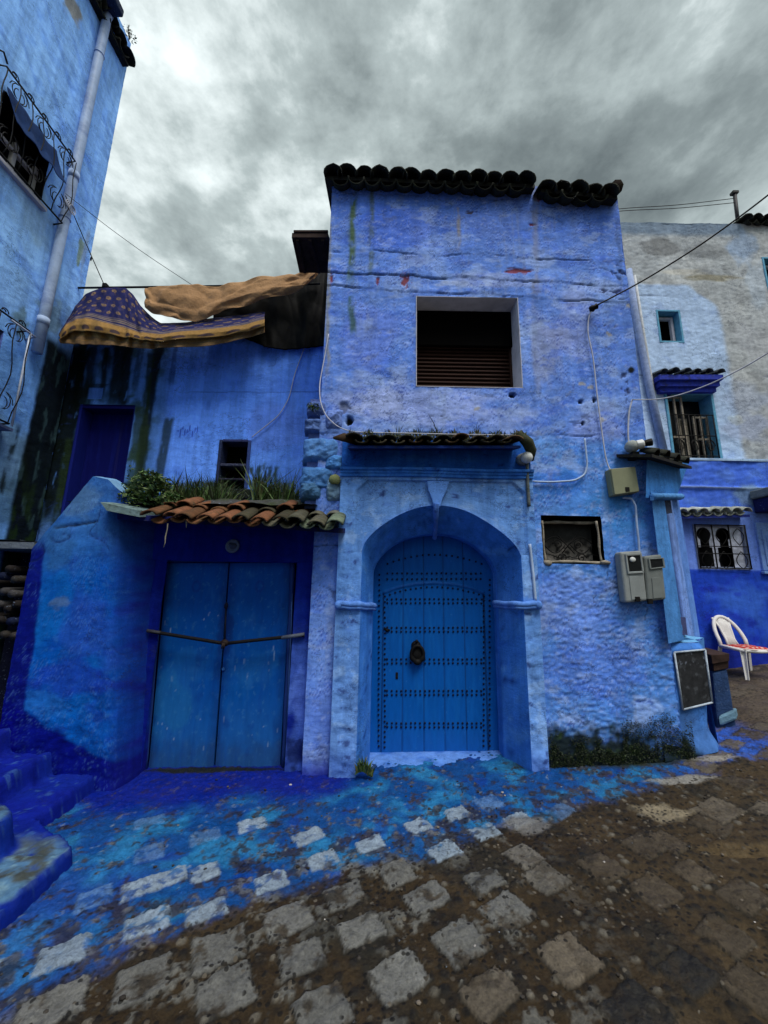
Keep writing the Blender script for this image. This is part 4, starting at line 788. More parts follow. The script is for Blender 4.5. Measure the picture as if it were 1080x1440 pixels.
    a = up_(300, 552); m = sstep(.012, .003, np.abs(z-a[1]-.03*fbm(x*2, x*0, 3, 6)-.03*(x-a[0])))*sstep(-2.9, -2.6, x); c = blend(c, m*.6, (.03, .06, .3))
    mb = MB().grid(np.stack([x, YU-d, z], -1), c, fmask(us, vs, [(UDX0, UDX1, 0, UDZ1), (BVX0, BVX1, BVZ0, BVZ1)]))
    mb.box(-4.75, HX0, YU+.28, YU+2.6, -.1, 5.03, (0.05, .1, .45)); mb.add([(-4.75, YU, 5.05), (HX0, YU, 5.05), (HX0, YU+.3, 5.05), (-4.75, YU+.3, 5.05)], [(0, 1, 2, 3)], (.03, .03, .04))
    mb.build('upper_wall', M['plaster_smooth'], low)
    # upper door, recessed, ultramarine
    mb = MB(); u = np.linspace(UDX0, UDX1, 60); v = np.linspace(1.9, UDZ1, 150); x, z = np.meshgrid(u, v); r = (x-UDX0)/(UDX1-UDX0)
    cc = blend(np.zeros(x.shape+(3,))+np.array((0.003, 0.005, 0.095)), sstep(0, .4, fbm(x*14, z*1.5, 4, 250))*.5, (0.006, 0.012, 0.16)); y = YU+.20+.012*(r > .62)+.006*sstep(.012, .003, np.abs(r-.62))
    mb.grid(np.stack([x, y, z], -1), cc)
    mb.box(UDX0-.02, UDX0+.03, YU+.01, YU+.21, 1.9, UDZ1, (.008, .015, .17)); mb.box(UDX1-.02, UDX1+.02, YU+.01, YU+.21, 1.9, UDZ1, (.004, .006, .1)); mb.box(UDX0+.03, UDX1-.02, YU+.015, YU+.21, UDZ1-.05, UDZ1+.03, (.003, .004, .08)); mb.build('upper_door', M['door_paint'], low)
    # breeze block vent with two dark openings
    mb = MB(); zm = BVZ0+(BVZ1-BVZ0)*.50; f = .03
    mb.box(BVX0-.01, BVX0+f, YU-.02, YU+.2, BVZ0, BVZ1, (.02, .03, .08)); mb.box(BVX1-f, BVX1+.01, YU-.02, YU+.2, BVZ0, BVZ1, (.04, .07, .22)); mb.box(BVX0+f, BVX1-f, YU-.016, YU+.2, BVZ1-f, BVZ1+.01, (.03, .04, .12)); mb.box(BVX0+f, BVX1-f, YU-.012, YU+.2, zm-.02, zm+.02, (.045, .05, .09)); mb.box(BVX0+f, BVX1-f, YU-.008, YU+.2, zm-.21, zm-.18, (.02, .02, .04))
    mb.box(BVX0-.06, BVX1+.08, YU-.10, YU+.1, BVZ0-.12, BVZ0+.002, (.016, .018, .016)); vt = mb.build('vent_block', M['stone_attr'], low, .01); mb = MB().box(BVX0, BVX1, YU+.19, YU+.22, BVZ0, BVZ1); mb.build('vent_void', M['black'], vt)
    # terrace slab behind the canopy
    mb = MB(); u = np.linspace(-3.0, HX0+.02, 80); v = np.linspace(3.55, YU+.02, 50); x, y = np.meshgrid(u, v); zt = 2.30+.04*fbm(x*3, y*3, 4, 255)+.10*sstep(3.6, 3.9, y); mb.grid(np.stack([x, y, zt], -1), blend(np.zeros(x.shape+(3,))+.05, sstep(-.2, .3, fbm(x*5, y*5, 4, 256)), (.03, .04, .015)))
    mb.box(-3.0, HX0+.02, YS+.12, YU, 2.12, 2.22, (.03, .04, .1)); mb.build('terrace', M['stone_attr'], low)
    # shop front round the metal door
    xl, xr = float(at(209, 1000, YS)[0]), float(at(411, 900, YS)[0]); zl = float(at(320, 789, YS)[2])
    mb = MB()
    def bit(x0, x1, z0, z1, s, dk):
        u = np.linspace(x0, x1, int((x1-x0)/.015)+2); v = np.linspace(z0, z1, int((z1-z0)/.015)+2); x, z = np.meshgrid(u, v); n = fbm(x*3, z*3, 4, s); c = blend(np.zeros(x.shape+(3,))+np.array((0.004, 0.014, 0.20)), sstep(-.1, .4, n)*.4, (0.012, 0.035, 0.28)); c = blend(c, sstep(.2, .5, fbm(x*8, z*9, 4, s+1))*.4, (0.01, .02, .24))
        if dk: c = blend(c, sstep(zl+.25, zl-.4, z)*.0+dk, (0.002, 0.003, 0.12))  # lintel and left strip coloured darker for the shade under the canopy
        if s == 262: c = blend(c, sstep(1.25, .9, z)*sstep(-.2, .2, n+.1)*.6, (0.085, 0.14, 0.50)); c = blend(c, spot(x, z, (x0+x1)/2, .55, .12, .25, 3, .8)*.7, (.11, .16, .52)); c = blend(c, spot(x, z, (x0+x1)/2, .1, .12, .15, 4, .8)*.8, (.008, .012, .06))
        mb.grid(np.stack([x, YS-pd(x, z, s)*1.5, z], -1), c)
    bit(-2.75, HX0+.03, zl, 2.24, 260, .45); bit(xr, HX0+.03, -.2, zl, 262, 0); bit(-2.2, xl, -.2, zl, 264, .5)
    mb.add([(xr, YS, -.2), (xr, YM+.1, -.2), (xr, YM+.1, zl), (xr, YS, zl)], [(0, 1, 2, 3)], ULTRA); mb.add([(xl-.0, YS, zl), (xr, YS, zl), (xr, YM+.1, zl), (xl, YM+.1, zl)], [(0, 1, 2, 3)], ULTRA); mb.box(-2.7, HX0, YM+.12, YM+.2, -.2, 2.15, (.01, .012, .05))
    fr = mb.build('shop_front', M['plaster_smooth'], low)
    return xl, xr, zl
SXL, SXR, SZL = build_upper()
# corrugated metal double door
def leaf_door(q, name, s):
    tl, tr, br, bl = (at(a, b, YM) for a, b in q); a = np.linspace(0, 1, 60)[None, :, None]; b = np.linspace(0, 1, 190)[:, None, None]
    P = (bl*(1-a)+br*a)*(1-b)+(tl*(1-a)+tr*a)*b; x, z = P[..., 0], P[..., 2]; A, B = a[..., 0], b[..., 0]
    P[..., 1] += .004*fbm(x*2, z*2, 3, s)+.006*sstep(.05, .0, np.minimum(A, 1-A)+0*B)-.0
    c = np.zeros(x.shape+(3,))+np.array((0.001, 0.068, 0.32)); n = fbm(x*2.5, z*2, 5, s+1); c = blend(c, sstep(-.1, .5, n)*.5, (0.002, 0.088, 0.33)); c = blend(c, sstep(.6, 1.1, B+.2*n)*.3, (0.004, 0.065, 0.33)); c = blend(c, sstep(.45, .1, B+.15*n)*.45, (0.018, 0.125, 0.36))
    c = blend(c, sstep(.02, .0, B+.015*fbm(x*14, z*0, 3, s)+0*A)*.95, (.006, .006, .008)); c = blend(c, sstep(.2, .5, fbm(x*9, z*4, 4, s+3))*.25, (.03, .16, .42))
    rs = np.random.RandomState(s)
    for i in range(15):
        xx = tl[0]+(tr[0]-tl[0])*rs.rand(); zz = .05+1.5*rs.rand()**1.2; L = rs.uniform(.004, .03)*(1+(i % 5 == 0)); k = rs.rand()*.8-.25; c = blend(c, sstep(.007, .003, np.abs(x-xx-rs.uniform(-.1, .2)*(z-zz)))*sstep(L, L*.6, np.abs(z-zz))*(.35+.5*k), (.30, .42, .58))
    ex, ez = tl[0]+(tr[0]-tl[0])*.52, tl[2]-.22; rr = np.hypot((x-ex)/.045, (z-ez)/.06); c = blend(c, sstep(.35, .1, np.abs(rr-.8))*.45, (.008, .03, .22)); c = blend(c, spot(x, z, tr[0]*.5+tl[0]*.5, .75, .3, .2, s+5, .8)*.3, (.02, .16, .42))
    jx = at(316, 904, YM)[0]; c = blend(c, spot(x, z, jx, 1.10, .10, .22, s+6, .7)*.6, (.004, .02, .12)); c = blend(c, sstep(.16, .36, fbm(x*5, z*3, 6, s+7, .65))*.4, (.004, .045, .25)); c = blend(c, sstep(.26, .36, fbm(x*22, z*15, 5, s+8, .65))*.5, (.03, .15, .38)); c = blend(c, sstep(.10, .0, np.minimum(A, 1-A)*.6+.06*fbm(x*9, z*5, 4, s+9)+0*B)*.5, (.003, .02, .13)); c = blend(c, sstep(.18, .05, B+.08*fbm(x*8, z*8, 4, s+10))*.35, (.02, .025, .05)); c = blend(c, sstep(.2, .4, fbm(x*28, z*1.2, 4, s+11))*.3, (.004, .05, .27))
    if s == 270: c = blend(c, spot(x, z, bl[0]+.12, .45, .25, .35, 6, .8)*.35, (.016, .16, .36))
    mb = MB().grid(P, c); e = .02; d = np.array((0, .035, 0))
    k = np.array((0, .014, 0)); mb.hexa([bl+k, br+k, tr+k, tl+k, bl+d, br+d, tr+d, tl+d], (0.004, .05, .22)); return mb.build(name, M['door_paint'], mdoor)
mb = MB(); o2 = lambda px, py, k=0: at(px, py, YM-.012)
for (a, b, w) in (((232, 788), (412, 788), .022), ((412, 788), (398, 1084), .022), ((231, 788), (205, 1086), .012), ):
    P = at(*a, YM-.01); Q = at(*b, YM-.01); mb.tube([P+(Q-P)*k for k in np.linspace(0, 1, 14)], [w*(1+.15*sin(k*20)) for k in np.linspace(0, 1, 14)], 6, (.012, .035, .16))
P, Q = at(412, 793, YM-.02), at(402, 1084, YM-.02); mb.tube([P, P*.5+Q*.5, Q], .008, 6, (.06, .14, .38)); P, Q = at(207, 1088, YM-.02), at(398, 1085, YM-.02); mb.tube([P+(Q-P)*k+np.array((0, 0, .012*sin(k*23))) for k in np.linspace(0, 1, 16)], [.018+.008*sin(k*31) for k in np.linspace(0, 1, 16)], 6, (.006, .007, .010))
mdoor = mb.build('metal_door', M['door_paint'], low)
leaf_door(((235, 792), (321, 792), (299, 1085), (208, 1086)), 'door_leaf', 270); leaf_door(((323, 792), (409, 791), (393, 1083), (302, 1085)), 'door_leaf', 280)
mb = MB(); J = at(316, 904, YS-.035)
for a, b in (((212, 888), (316, 905)), ((316, 905), (428, 893))):
    P, Q = at(*a, YS-.03), at(*b, YS-.03); mb.tube([P+(Q-P)*k for k in np.linspace(0, 1, 8)], .016, 7, (.010, .009, .010))
P, Q = at(396, 897, YS-.032), at(428, 892, YS-.032); mb.tube([P, Q], .018, 7, (.10, .115, .15)); P, Q = at(207, 887, YS-.03), at(226, 890, YS-.03); mb.tube([P, Q], .016, 7, (.05, .05, .06))
mb.ball(J, (.04, .025, .03), (.02, .012, .01), 10, .3, 4); mb.tube([J+(.0, -.02, 0), J+(.012, -.03, -.045), J+(-.012, -.03, -.045), J+(-.01, -.02, 0)], .007, 6, (.03, .02, .015)); P, Q = at(318, 852, YM-.03), at(316, 900, YS-.03); mb.tube([P, Q], .009, 6, (.006, .008, .02)); mb.ball(P, (.02, .015, .035), (.008, .01, .03), 8)
mb.build('locking_bar', M['iron_attr'], mdoor)
mb = MB(); P = at(327, 768, YS-.012); mb.lathe(P, (0, -1, .1), [(0, .001), (0, .07), (.012, .066), (.016, .05), (.010, .046), (.012, 0)], 18, (.10, .13, .22)); mb.ball(P+(.01, -.012, .0), (.045, .012, .03), (.05, .06, .10), 10, .5, 2); mb.build('worn_plaque', M['stone_attr'], low)
mb = MB(); P = at(314, 941, YM-.004); mb.lathe(P, (0, -1, 0), [(0, .001), (0, .016), (.006, .014), (.006, .006), (.002, 0)], 14, (.03, .12, .36)); mb.build('lock_plate', M['iron_attr'], mdoor)
# tiled canopy of the shop
mb = MB(); A = at(196, 726, 3.28); B = at(482, 738, 3.28)
def scol(i, rs):
    k = i/12.; r = rs.rand()
    if k < .62: q = (0.155, 0.065, 0.032) if r < .45 else ((0.14, 0.065, 0.03) if r < .8 else (0.05, 0.042, 0.026))
    elif k < .78: q = (0.09, 0.085, 0.06) if r < .6 else (0.18, .075, .035)
    else: q = (0.12, 0.15, 0.105) if r < .7 else (.17, .17, .14)
    return np.array(q)*rs.uniform(.75, 1.2)
tiles(mb, A, B, (0, 1, .42), 11, .08, .34, scol, .016, .020, seed=21, flat=.6); tiles(mb, A+(.03, .26, .125), B+(-.05, .26, .125), (0, 1, .40), 11, .08, .3, scol, .016, .018, seed=22, flat=.6)
p = [at(*q, 3.34) for q in ((142, 708), (180, 712), (200, 724), (168, 722))]; mb.prism([at(141, 706, 3.34), at(196, 718, 3.36), at(196, 727, 3.36), at(150, 718, 3.34)], (0.05, .5, .10), (0.13, .19, .19))
mb.prism([at(165, 722, 3.44), at(483, 744, 3.44), at(483, 750, 3.44), at(165, 730, 3.44)], (0, .30, .06), (0.010, .014, .10))
canopy = mb.build('shop_canopy', M['tile_attr'], low)
mb = MB(); P = at(236, 736, 3.33); mb.tube([P, P+(.002, 0, -.05), P+(-.006, 0, -.12), P+(-.002, 0, -.17), P+(-.01, 0, -.21)], [.006, .004, .006, .003, .004], 5, (.25, .22, .16)); mb.build('hanging_root', M['leaf'], canopy); mb = MB(); P = at(262, 736, 3.33); mb.tube([P+(0, 0, .03), P+(.004, 0, -.04)], [.008, .003], 5, (.25, .22, .16)); mb.build('hanging_root', M['leaf'], canopy)
# mossy ledge with a dark wood store under it at the far left
mb = MB(); a = at(0, 765, 4.25); b = at(62, 762, 4.25); u = np.linspace(-4.5, b[0]+.05, 60); v = np.linspace(4.1, 4.9, 30); x, y = np.meshgrid(u, v); z = a[2]+.02*fbm(x*5, y*5, 4, 290)
mb.grid(np.stack([x, y, z+.03], -1), blend(np.zeros(x.shape+(3,))+np.array((.09, .11, .13)), sstep(-.3, .2, fbm(x*5, y*5, 4, 291)), (.04, .055, .02))); mb.box(-4.5, b[0]+.05, 4.08, 4.9, a[2]-.06, a[2]+.01, (.12, .14, .16)); mb.box(-4.4, b[0]+.3, 4.7, 4.9, -.1, a[2]-.06, (.008, .01, .03)); mb.build('mossy_ledge', M['stone_attr'], low)

# ------------------------------------------------------------------ sloping stair wall and stairs
def build_stairwall():
    # columns of the wall face from its left end round into the shop reveal: (bottom, top)
    c0 = [(at(2, 1015, 3.45), at(44, 772, 3.45)), (at(60, 1050, 3.45), at(86, 722, 3.45)), (at(112, 1080, 3.45), at(131, 670, 3.45)), (at(150, 1092, 3.45), at(152, 674, 3.45)), (at(166, 1092, 3.47), at(168, 690, 3.5)), (at(186, 1091, 3.62), at(192, 705, 3.62)), (at(205, 1090, YM-.02), at(232, 735, YM-.04)), ]
    t = np.linspace(0, 1, len(c0)); s = np.linspace(0, 1, 150); B = np.stack([np.interp(s, t, [q[0][k] for q in c0]) for k in range(3)], -1); T = np.stack([np.interp(s, t, [q[1][k] for q in c0]) for k in range(3)], -1)
    for arr in (B, T):
        for _ in range(6): arr[70:-1] = (arr[69:-2]+2*arr[70:-1]+arr[71:])/4
    B[:, 2] = np.minimum(B[:, 2], -.12); v = np.linspace(0, 1, 190)[:, None, None]; P = B*(1-v)+T*v; x, z = P[..., 0], P[..., 2]
    n1 = fbm(x*1.5, z*1.5, 5, 301); n2 = fbm(x*5, z*6, 5, 302); n3 = fbm(x*14, z*18, 4, 303)
    c = np.zeros(x.shape+(3,))+np.array((0.001, 0.078, 0.36)); c = blend(c, sstep(-.1, .4, n1)*.5, (0.003, 0.11, 0.40)); c = blend(c, sstep(.05, .5, n2)*.5, (0.008, 0.04, 0.33)); c = blend(c, sstep(1.5, 2.2, z+.3*n1)*.6, (0.055, 0.15, 0.34)); c = blend(c, sstep(.24, .42, n3+.3*n2)*.4, (0.03, 0.16, 0.42))
    def Wx(px, py): q = at(px, py, 3.45); return q[0], q[2]
    for px, py, rx, rz, col, k in ((100, 700, .3, .2, (.10, .18, .28), .6), (75, 770, .25, .2, (.03, .11, .27), .6), (70, 860, .2, .3, (.004, .12, .42), .7), (100, 950, .4, .2, (.012, .03, .33), .6), (130, 880, .3, .4, (.02, .07, .38), .6), (60, 990, .3, .12, (.02, .13, .42), .5), (85, 848, .1, .06, (.10, .14, .22), .6)):
        a, b = Wx(px, py); c = blend(c, spot(x, z, a, b, rx, rz, px, .8)*k, col)
    # ultramarine band along the left end and following the stairs at the foot
    le = np.array([Wx(44, 770), Wx(38, 830), Wx(30, 900), Wx(20, 960), Wx(14, 1000)]); xe = np.interp(z, le[::-1, 1], le[::-1, 0])+.02*n2; band = sstep(.13, .10, x-xe)*sstep(1.95, 1.8, z); c = blend(c, band*.95, (0.002, 0.002, 0.13))
    fb = np.array([Wx(0, 982), Wx(60, 1015), Wx(118, 1055), Wx(165, 1078), Wx(230, 1085)]); ze = np.interp(x, fb[:, 0], fb[:, 1])+.05*n2; c = blend(c, sstep(.03, -.02, z-ze)*.97, (0.001, 0.002, 0.15))
    rv = np.interp(s, [0, t[2], t[3], t[4], t[5], 1], [0, 0, .25, .65, .9, 1])[None, :]+0*x; c = blend(c, np.clip(rv*(.85+.3*n2), 0, .97), (0.006, 0.008, 0.14))  # ultramarine reveal, with shade painted in that deepens toward the door
    c = blend(c, flake(x, z, 305)*.5*(1-rv), (0.006, 0.02, 0.2)); c = blend(c, np.roll(flake(x, z, 305), 2, 0)*.25*(1-rv), (.12, .25, .55))  # flake edges drawn dark, with a painted highlight beside them
    d = plast_disp(x, z, 305, .9)+.012*fbm(x*7, z*9, 4, 306)*sstep(.9, .4, z)
    m = crackline(x, z, .9, 1.3, 308, .012)*sstep(0, .25, n1); c = blend(c, m*.7, (.01, .02, .10)); d = d-.008*m
    a, b = Wx(105, 738); m = sstep(.016, .004, np.abs(z-b-.12*(x-a)-.03*fbm(x*6, x*0, 3, 2)))*sstep(.22, .16, np.abs(x-a)); c = blend(c, m*.85, (.02, .03, .06)); d = d-.012*m
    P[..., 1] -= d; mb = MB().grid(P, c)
    # sloping coping and the back of the wall
    k = 107; top = P[-1, :k].copy(); W = np.array((0, .26, 0)); s5 = np.linspace(0, 1, 8)[:, None, None]; rnd = np.sin(pi*s5)*.03; Q = top[None]+W*s5+np.array((0, 0, 1.0))*rnd; Q[..., 2] += .008*fbm(Q[..., 0]*8, Q[..., 1]*8, 3, 310)
    cc = blend(np.zeros(Q.shape[:2]+(3,))+np.array((.17, .29, .46)), sstep(-.1, .3, fbm(Q[..., 0]*6, Q[..., 1]*6, 4, 311))*.5, (.08, .16, .34)); mb.grid(Q, cc)  # coping coloured lighter than the face for the light on its top
    bk = np.stack([top+W, np.stack([top[:, 0], top[:, 1]+.26, np.full(k, -.1)], -1)]); mb.grid(bk, (.02, .05, .3)); e = top[0]; b0 = P[0, 0]; ee = P[:, 0]; mb.grid(np.stack([ee, ee+W], 1), (.01, .012, .24))
    o = mb.build('stair_wall', M['plaster']); tag(o, 'blue sloping stair wall left of the metal door, with a coping coloured pale as if lit', 'wall')
build_stairwall()
def build_stairs():
    us = np.linspace(-4.35, -1.62, 200); vs = np.linspace(.5, 3.5, 230); x, y = np.meshgrid(us, vs); n1 = fbm(x*2, y*2, 4, 321); n2 = fbm(x*7, y*7, 4, 322)
    sh = .50*sstep(2.55, 2.95, y)+.04*n1; z = np.full(x.shape, -.16); ris = ((-1.77, .13), (-2.14, .17), (-2.52, .17), (-2.90, .17), (-3.28, .17))
    tread = np.zeros(x.shape)
    for i, (rx, h) in enumerate(ris):
        m = sstep(0.03, -0.03, x-(rx-sh)); z = z+m*(h+(.08 if i == 0 else 0)); e = (rx-sh)-x; tread = np.maximum(tread, sstep(.02, .06, e)*sstep(.34, .28, e))
    n3 = fbm(x*14, y*14, 4, 325); z = z+.022*n1+.020*n2+.010*n3+ledges(fbm(x*5, y*3.5, 4, 326), 4, .02); z = z+gz(x, y)*.4
    c = np.zeros(x.shape+(3,))+np.array((0.004, 0.014, 0.17)); c = blend(c, sstep(0, .4, n1)*.5, (0.008, 0.04, .24)); c = blend(c, sstep(2.5, 3.0, y)*.6, (.004, .006, .17))
    w = tread*sstep(2.75, 2.55, y)*sstep(-.35, .0, n2+.5*n1+.12); c = blend(c, w*.8, (.10, .16, .22)); c = blend(c, w*sstep(-.08, .15, fbm(x*4, y*4, 5, 324, .6))*.9, (.062, .048, .034)); c = blend(c, sstep(.2, .4, fbm(x*12, y*12, 5, 327, .65))*.45, (.05, .10, .22)); c = blend(c, w*sstep(.15, .3, fbm(x*9, y*15, 5, 328, .65))*.6, (.18, .22, .25))
    o = MB().grid(np.stack([x, y, z], -1), c).build('stone_stairs', M['plaster_smooth']); tag(o, 'worn blue painted stone steps climbing out of the picture beside the sloping wall', 'stairs')
build_stairs()
mb = MB()
wood = thing('firewood_stack', 'small dark stack of firewood under the mossy ledge behind the sloping wall', 'firewood', at(8, 880, 4.2))
for i, (px, py) in enumerate(((2, 810), (12, 800), (20, 815), (4, 832), (16, 835), (-4, 850), (10, 856), (22, 850), (0, 872), (14, 874), (-12, 820), (-10, 866), (4, 893), (18, 895))):
    P = at(px, py, 4.12); L = MB(); a = random.uniform(-.05, .05); L.tube([P, P+(a, .45, a*.5)], [.042, .036], 8, random.choice(((.030, .026, .022), (.016, .013, .012), (.05, .047, .047), (.008, .012, .035)))); L.build('log', M['stone_attr'], wood)

# ------------------------------------------------------------------ tall house on the left, its side wall running away from the camera
left = thing('tall_side_house', 'tall light blue house side with a white downpipe and iron window grilles', 'house', (-5.5, 2.8, -.1))
XL_ = -4.4
def lx(px, py, X=XL_): q = atx(px, py, X); return q[1], q[2]
LWY0, LWY1, LWZ0, LWZ1 = 3.40, 4.02, 6.20, 7.02
LVY0, LVY1, LVZ0, LVZ1 = 3.15, 3.95, 3.30, 4.35
def build_left():
    us = cuts(-1.0, 4.86, .02, (LWY0, LWY1, LVY0, LVY1)); vs = cuts(-.15, 10.45, .02, (LWZ0, LWZ1, LVZ0, LVZ1)); y, z = np.meshgrid(us, vs)
    n1 = fbm(y*1.2, z*.8, 5, 331); n2 = fbm(y*4, z*3, 5, 332); n3 = fbm(y*12, z*10, 4, 333)
    c = np.zeros(y.shape+(3,))+np.array((0.34, 0.50, 0.92)); c = blend(c, sstep(-.1, .4, n1)*.5, (0.42, 0.58, 0.94)); c = blend(c, sstep(.1, .5, n2)*.4, (0.18, 0.34, 0.86)); c = blend(c, sstep(.3, .5, n3)*.3, (.28, .38, .72)); c = blend(c, sstep(4.9, 4.2, z+.3*n1)*.5, (0.10, 0.27, 0.70))
    # brushed diagonal limewash strokes
    st = fbm((y*.8-z*.8)*1.1, (y*.8+z*.8)*6, 4, 336); c = blend(c, sstep(.1, .45, st)*.35, (0.07, 0.16, 0.60)); 
    def sp_(px, py, ry, rz, col, k, s):
        nonlocal c
        a, b = lx(px, py); c = blend(c, spot(y, z, a, b, ry, rz, s, .8)*k, col)
    sp_(50, 290, .35, .5, (.42, .50, .66), .6, 1); sp_(20, 240, .4, .3, (.42, .48, .62), .5, 2); sp_(112, 355, .06, .25, (.28, .27, .10), .8, 3); sp_(118, 360, .06, .5, (.33, .30, .34), .6, 4); sp_(70, 445, .2, .25, (.22, .27, .34), .7, 5); sp_(30, 450, .1, .2, (.16, .20, .18), .7, 6); sp_(100, 5, .2, .25, (.30, .19, .11), .85, 7); sp_(10, 640, .4, .5, (.17, .20, .20), .6, 8); sp_(10, 700, .3, .4, (.10, .16, .22), .6, 9)
    # black damp in the inner corner, below the eave of the carpet
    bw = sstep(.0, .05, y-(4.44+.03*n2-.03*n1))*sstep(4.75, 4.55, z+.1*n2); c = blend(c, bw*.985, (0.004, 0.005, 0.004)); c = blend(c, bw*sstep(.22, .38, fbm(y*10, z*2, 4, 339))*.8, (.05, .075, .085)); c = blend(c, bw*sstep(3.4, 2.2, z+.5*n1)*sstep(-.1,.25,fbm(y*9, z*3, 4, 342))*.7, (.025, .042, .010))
    a, b = lx(15, 640); m = sstep(.05, .01, np.abs(y-a-.06*(z-b)))*sstep(.75, .6, np.abs(z-b+.3))*sstep(-.1, .2, fbm(y*8, z*4, 4, 341)); c = blend(c, m*.9, (.012, .014, .012))
    d = plast_disp(y, z, 345, .8); P = np.stack([XL_+d, y, z], -1)
    mb = MB().grid(P, c, fmask(us, vs, [(LWY0, LWY1, LWZ0, LWZ1), (LVY0, LVY1, LVZ0, LVZ1)]))
    mb.box(-8.5, XL_-.35, -1.0, 4.84, -.15, 10.4, (.10, .18, .55)); mb.add([(XL_, 4.86, -.15), (XL_-.4, 4.86, -.15), (XL_-.4, 4.86, 10.45), (XL_, 4.86, 10.45)], [(0, 1, 2, 3)], (.10, .18, .55)); mb.build('wall', M['plaster_smooth'], left)
    # eave tiles above, with a weed
    mb = MB(); A = atx(150, -8, XL_+.16); B = atx(188, 90, XL_+.16); A = np.array((A[0], A[1], B[2])); A[1] = 2.8; tiles(mb, A, B, (-1, 0, .35), 10, .125, .5, cdark, .014, seed=31); mb.box(XL_-.5, XL_+.10, -1, B[1]-.02, B[2]-.10, B[2]-.05, (.012, .012, .014))
    mb.build('eave', M['tile_attr'], left)
    return B
LEAVE = build_left()
mb = MB(); py_ = 4.30
mb.tube([(XL_+.07, py_, z) for z in np.linspace(4.32, 9.95, 8)]+[(XL_+.10, py_, 10.05)], .058, 14, (.5, .5, .5)); 
for z in (7.0, 4.75): mb.tube([(XL_+.07, py_, z-.05), (XL_+.07, py_, z+.05)], .064, 14, (.5, .5, .5))
for z in (6.3, 9.2): mb.tube([(XL_+.07+.062*cos(a), py_+.062*sin(a), z) for a in np.linspace(0, 2*pi, 17)[:-1]], .008, 5, (.2, .2, .2), True)
mb.build('downpipe', M['pipe_blue'], left)
mb = MB(); mb.box(XL_-.02, XL_+.30, 4.05, 4.32, 9.98, 10.12, (.02, .03, .06)) ; mb.build('gutter_outlet', M['stone_attr'], left, .02)
# upper window: recess, white sashes, dark cloth blind, scroll grille standing off the wall
mb = MB(); mb.box(XL_-.22, XL_-.2, LWY0, LWY1, LWZ0, LWZ1); mb.box(XL_-.2, XL_-.004, LWY0-.02, LWY0, LWZ0, LWZ1); mb.box(XL_-.2, XL_-.004, LWY1, LWY1+.02, LWZ0, LWZ1); mb.box(XL_-.2, XL_-.004, LWY0, LWY1, LWZ1, LWZ1+.02); mb.box(XL_-.2, XL_-.004, LWY0, LWY1, LWZ0-.02, LWZ0)
w1 = mb.build('window', M['pane'], left)
mb = MB(); 
for yy in (LWY0+.03, LWY0+.32, LWY1-.03): mb.box(XL_-.15, XL_-.10, yy-.025, yy+.025, LWZ0, LWZ1-.30)
mb.box(XL_-.15, XL_-.10, LWY0, LWY1, LWZ0, LWZ0+.05); mb.box(XL_-.15, XL_-.10, LWY0, LWY1, LWZ0+.38, LWZ0+.42); mb.build('sash', M['white_plastic'], w1, .004)
mb = MB(); u = np.linspace(LWY0-.02, LWY1+.03, 30); v = np.linspace(0, 1, 20); y, v2 = np.meshgrid(u, v); mb.grid(np.stack([XL_+.02+.22*v2**1.2+.012*np.sin(y*30), y, LWZ1+.05-.52*v2+.01*np.sin(y*22+v2*5)], -1), (.010, .03, .10)); mb.build('window_awning', M['cloth_attr'], w1, solid=.006)
mb = MB(); mb.box(XL_-.1, XL_+.05, LWY0-.03, LWY1+.06, LWZ0-.05, LWZ0+.0, (.35, .38, .45)); mb.build('window_sill', M['white_plaster'], w1, .008)
def grille(name, y0, y1, z0, z1, off, label, parent):
    g = MB(); bel = lambda z: XL_+off*(1+.35*sin(pi*(z-z0)/(z1-z0)))
    for z in (z0, z1): g.tube([(XL_, y0-.02, z), (XL_+off, y0, z), (XL_+off, y1, z), (XL_, y1+.02, z)], .011, 6)
    n = int((y1-y0)/.16)
    for i in range(n+1):
        yy = y0+(y1-y0)*i/n; g.tube([(bel(z), yy+.02*sin(z*9+i), z) for z in np.linspace(z0, z1, 10)], .006, 5)
    for i in range(int(n/2)):
        yc = y0+(y1-y0)*(i+.5)/(n/2)
        for zc, r in ((z0+.20, .13), (z1-.16, .11)):
            for s in (-1, 1): g.tube([(bel(zc)+.006, yc+s*(.02+r*(1-k*.75)*abs(cos(k*8))*.9), zc+r*(1-k*.6)*sin(k*8)) for k in np.linspace(0, 1, 18)], .005, 5)
    for i in range(5):
        yc = y0+(y1-y0)*(i+.5)/5; g.tube([(XL_+off, yc+.05*(1-k*.7)*cos(6*k), z1+.05*(1-k*.7)*abs(sin(6*k))+.02) for k in np.linspace(0, 1, 14)], .006, 5)
    g.tube([(XL_+off+.03, y0-.02, z1), (XL_+off+.06, y0-.10, z1+.03), (XL_+off+.02, y0-.14, z1+.01)], .01, 6); return g.build(name, M['iron'], parent)
grille('window_grille', LWY0-.15, LWY1+.20, LWZ0-.06, LWZ1+.12, .13, None, left)
mb = MB(); mb.box(XL_-.22, XL_-.2, LVY0, LVY1, LVZ0, LVZ1, (.02, .02, .02)); mb.box(XL_-.2, XL_-.004, LVY1, LVY1+.02, LVZ0, LVZ1, (.10, .16, .5)); mb.box(XL_-.2, XL_-.004, LVY0, LVY1, LVZ1, LVZ1+.02, (.05, .05, .06)); mb.box(XL_-.2, XL_-.004, LVY0, LVY1, LVZ0-.02, LVZ0, (.16, .17, .17)); mb.box(XL_-.19, XL_-.15, LVY0, LVY1-.18, LVZ0+.05, LVZ1-.15, (.06, .015, .012)); w2 = mb.build('window', M['stone_attr'], left)
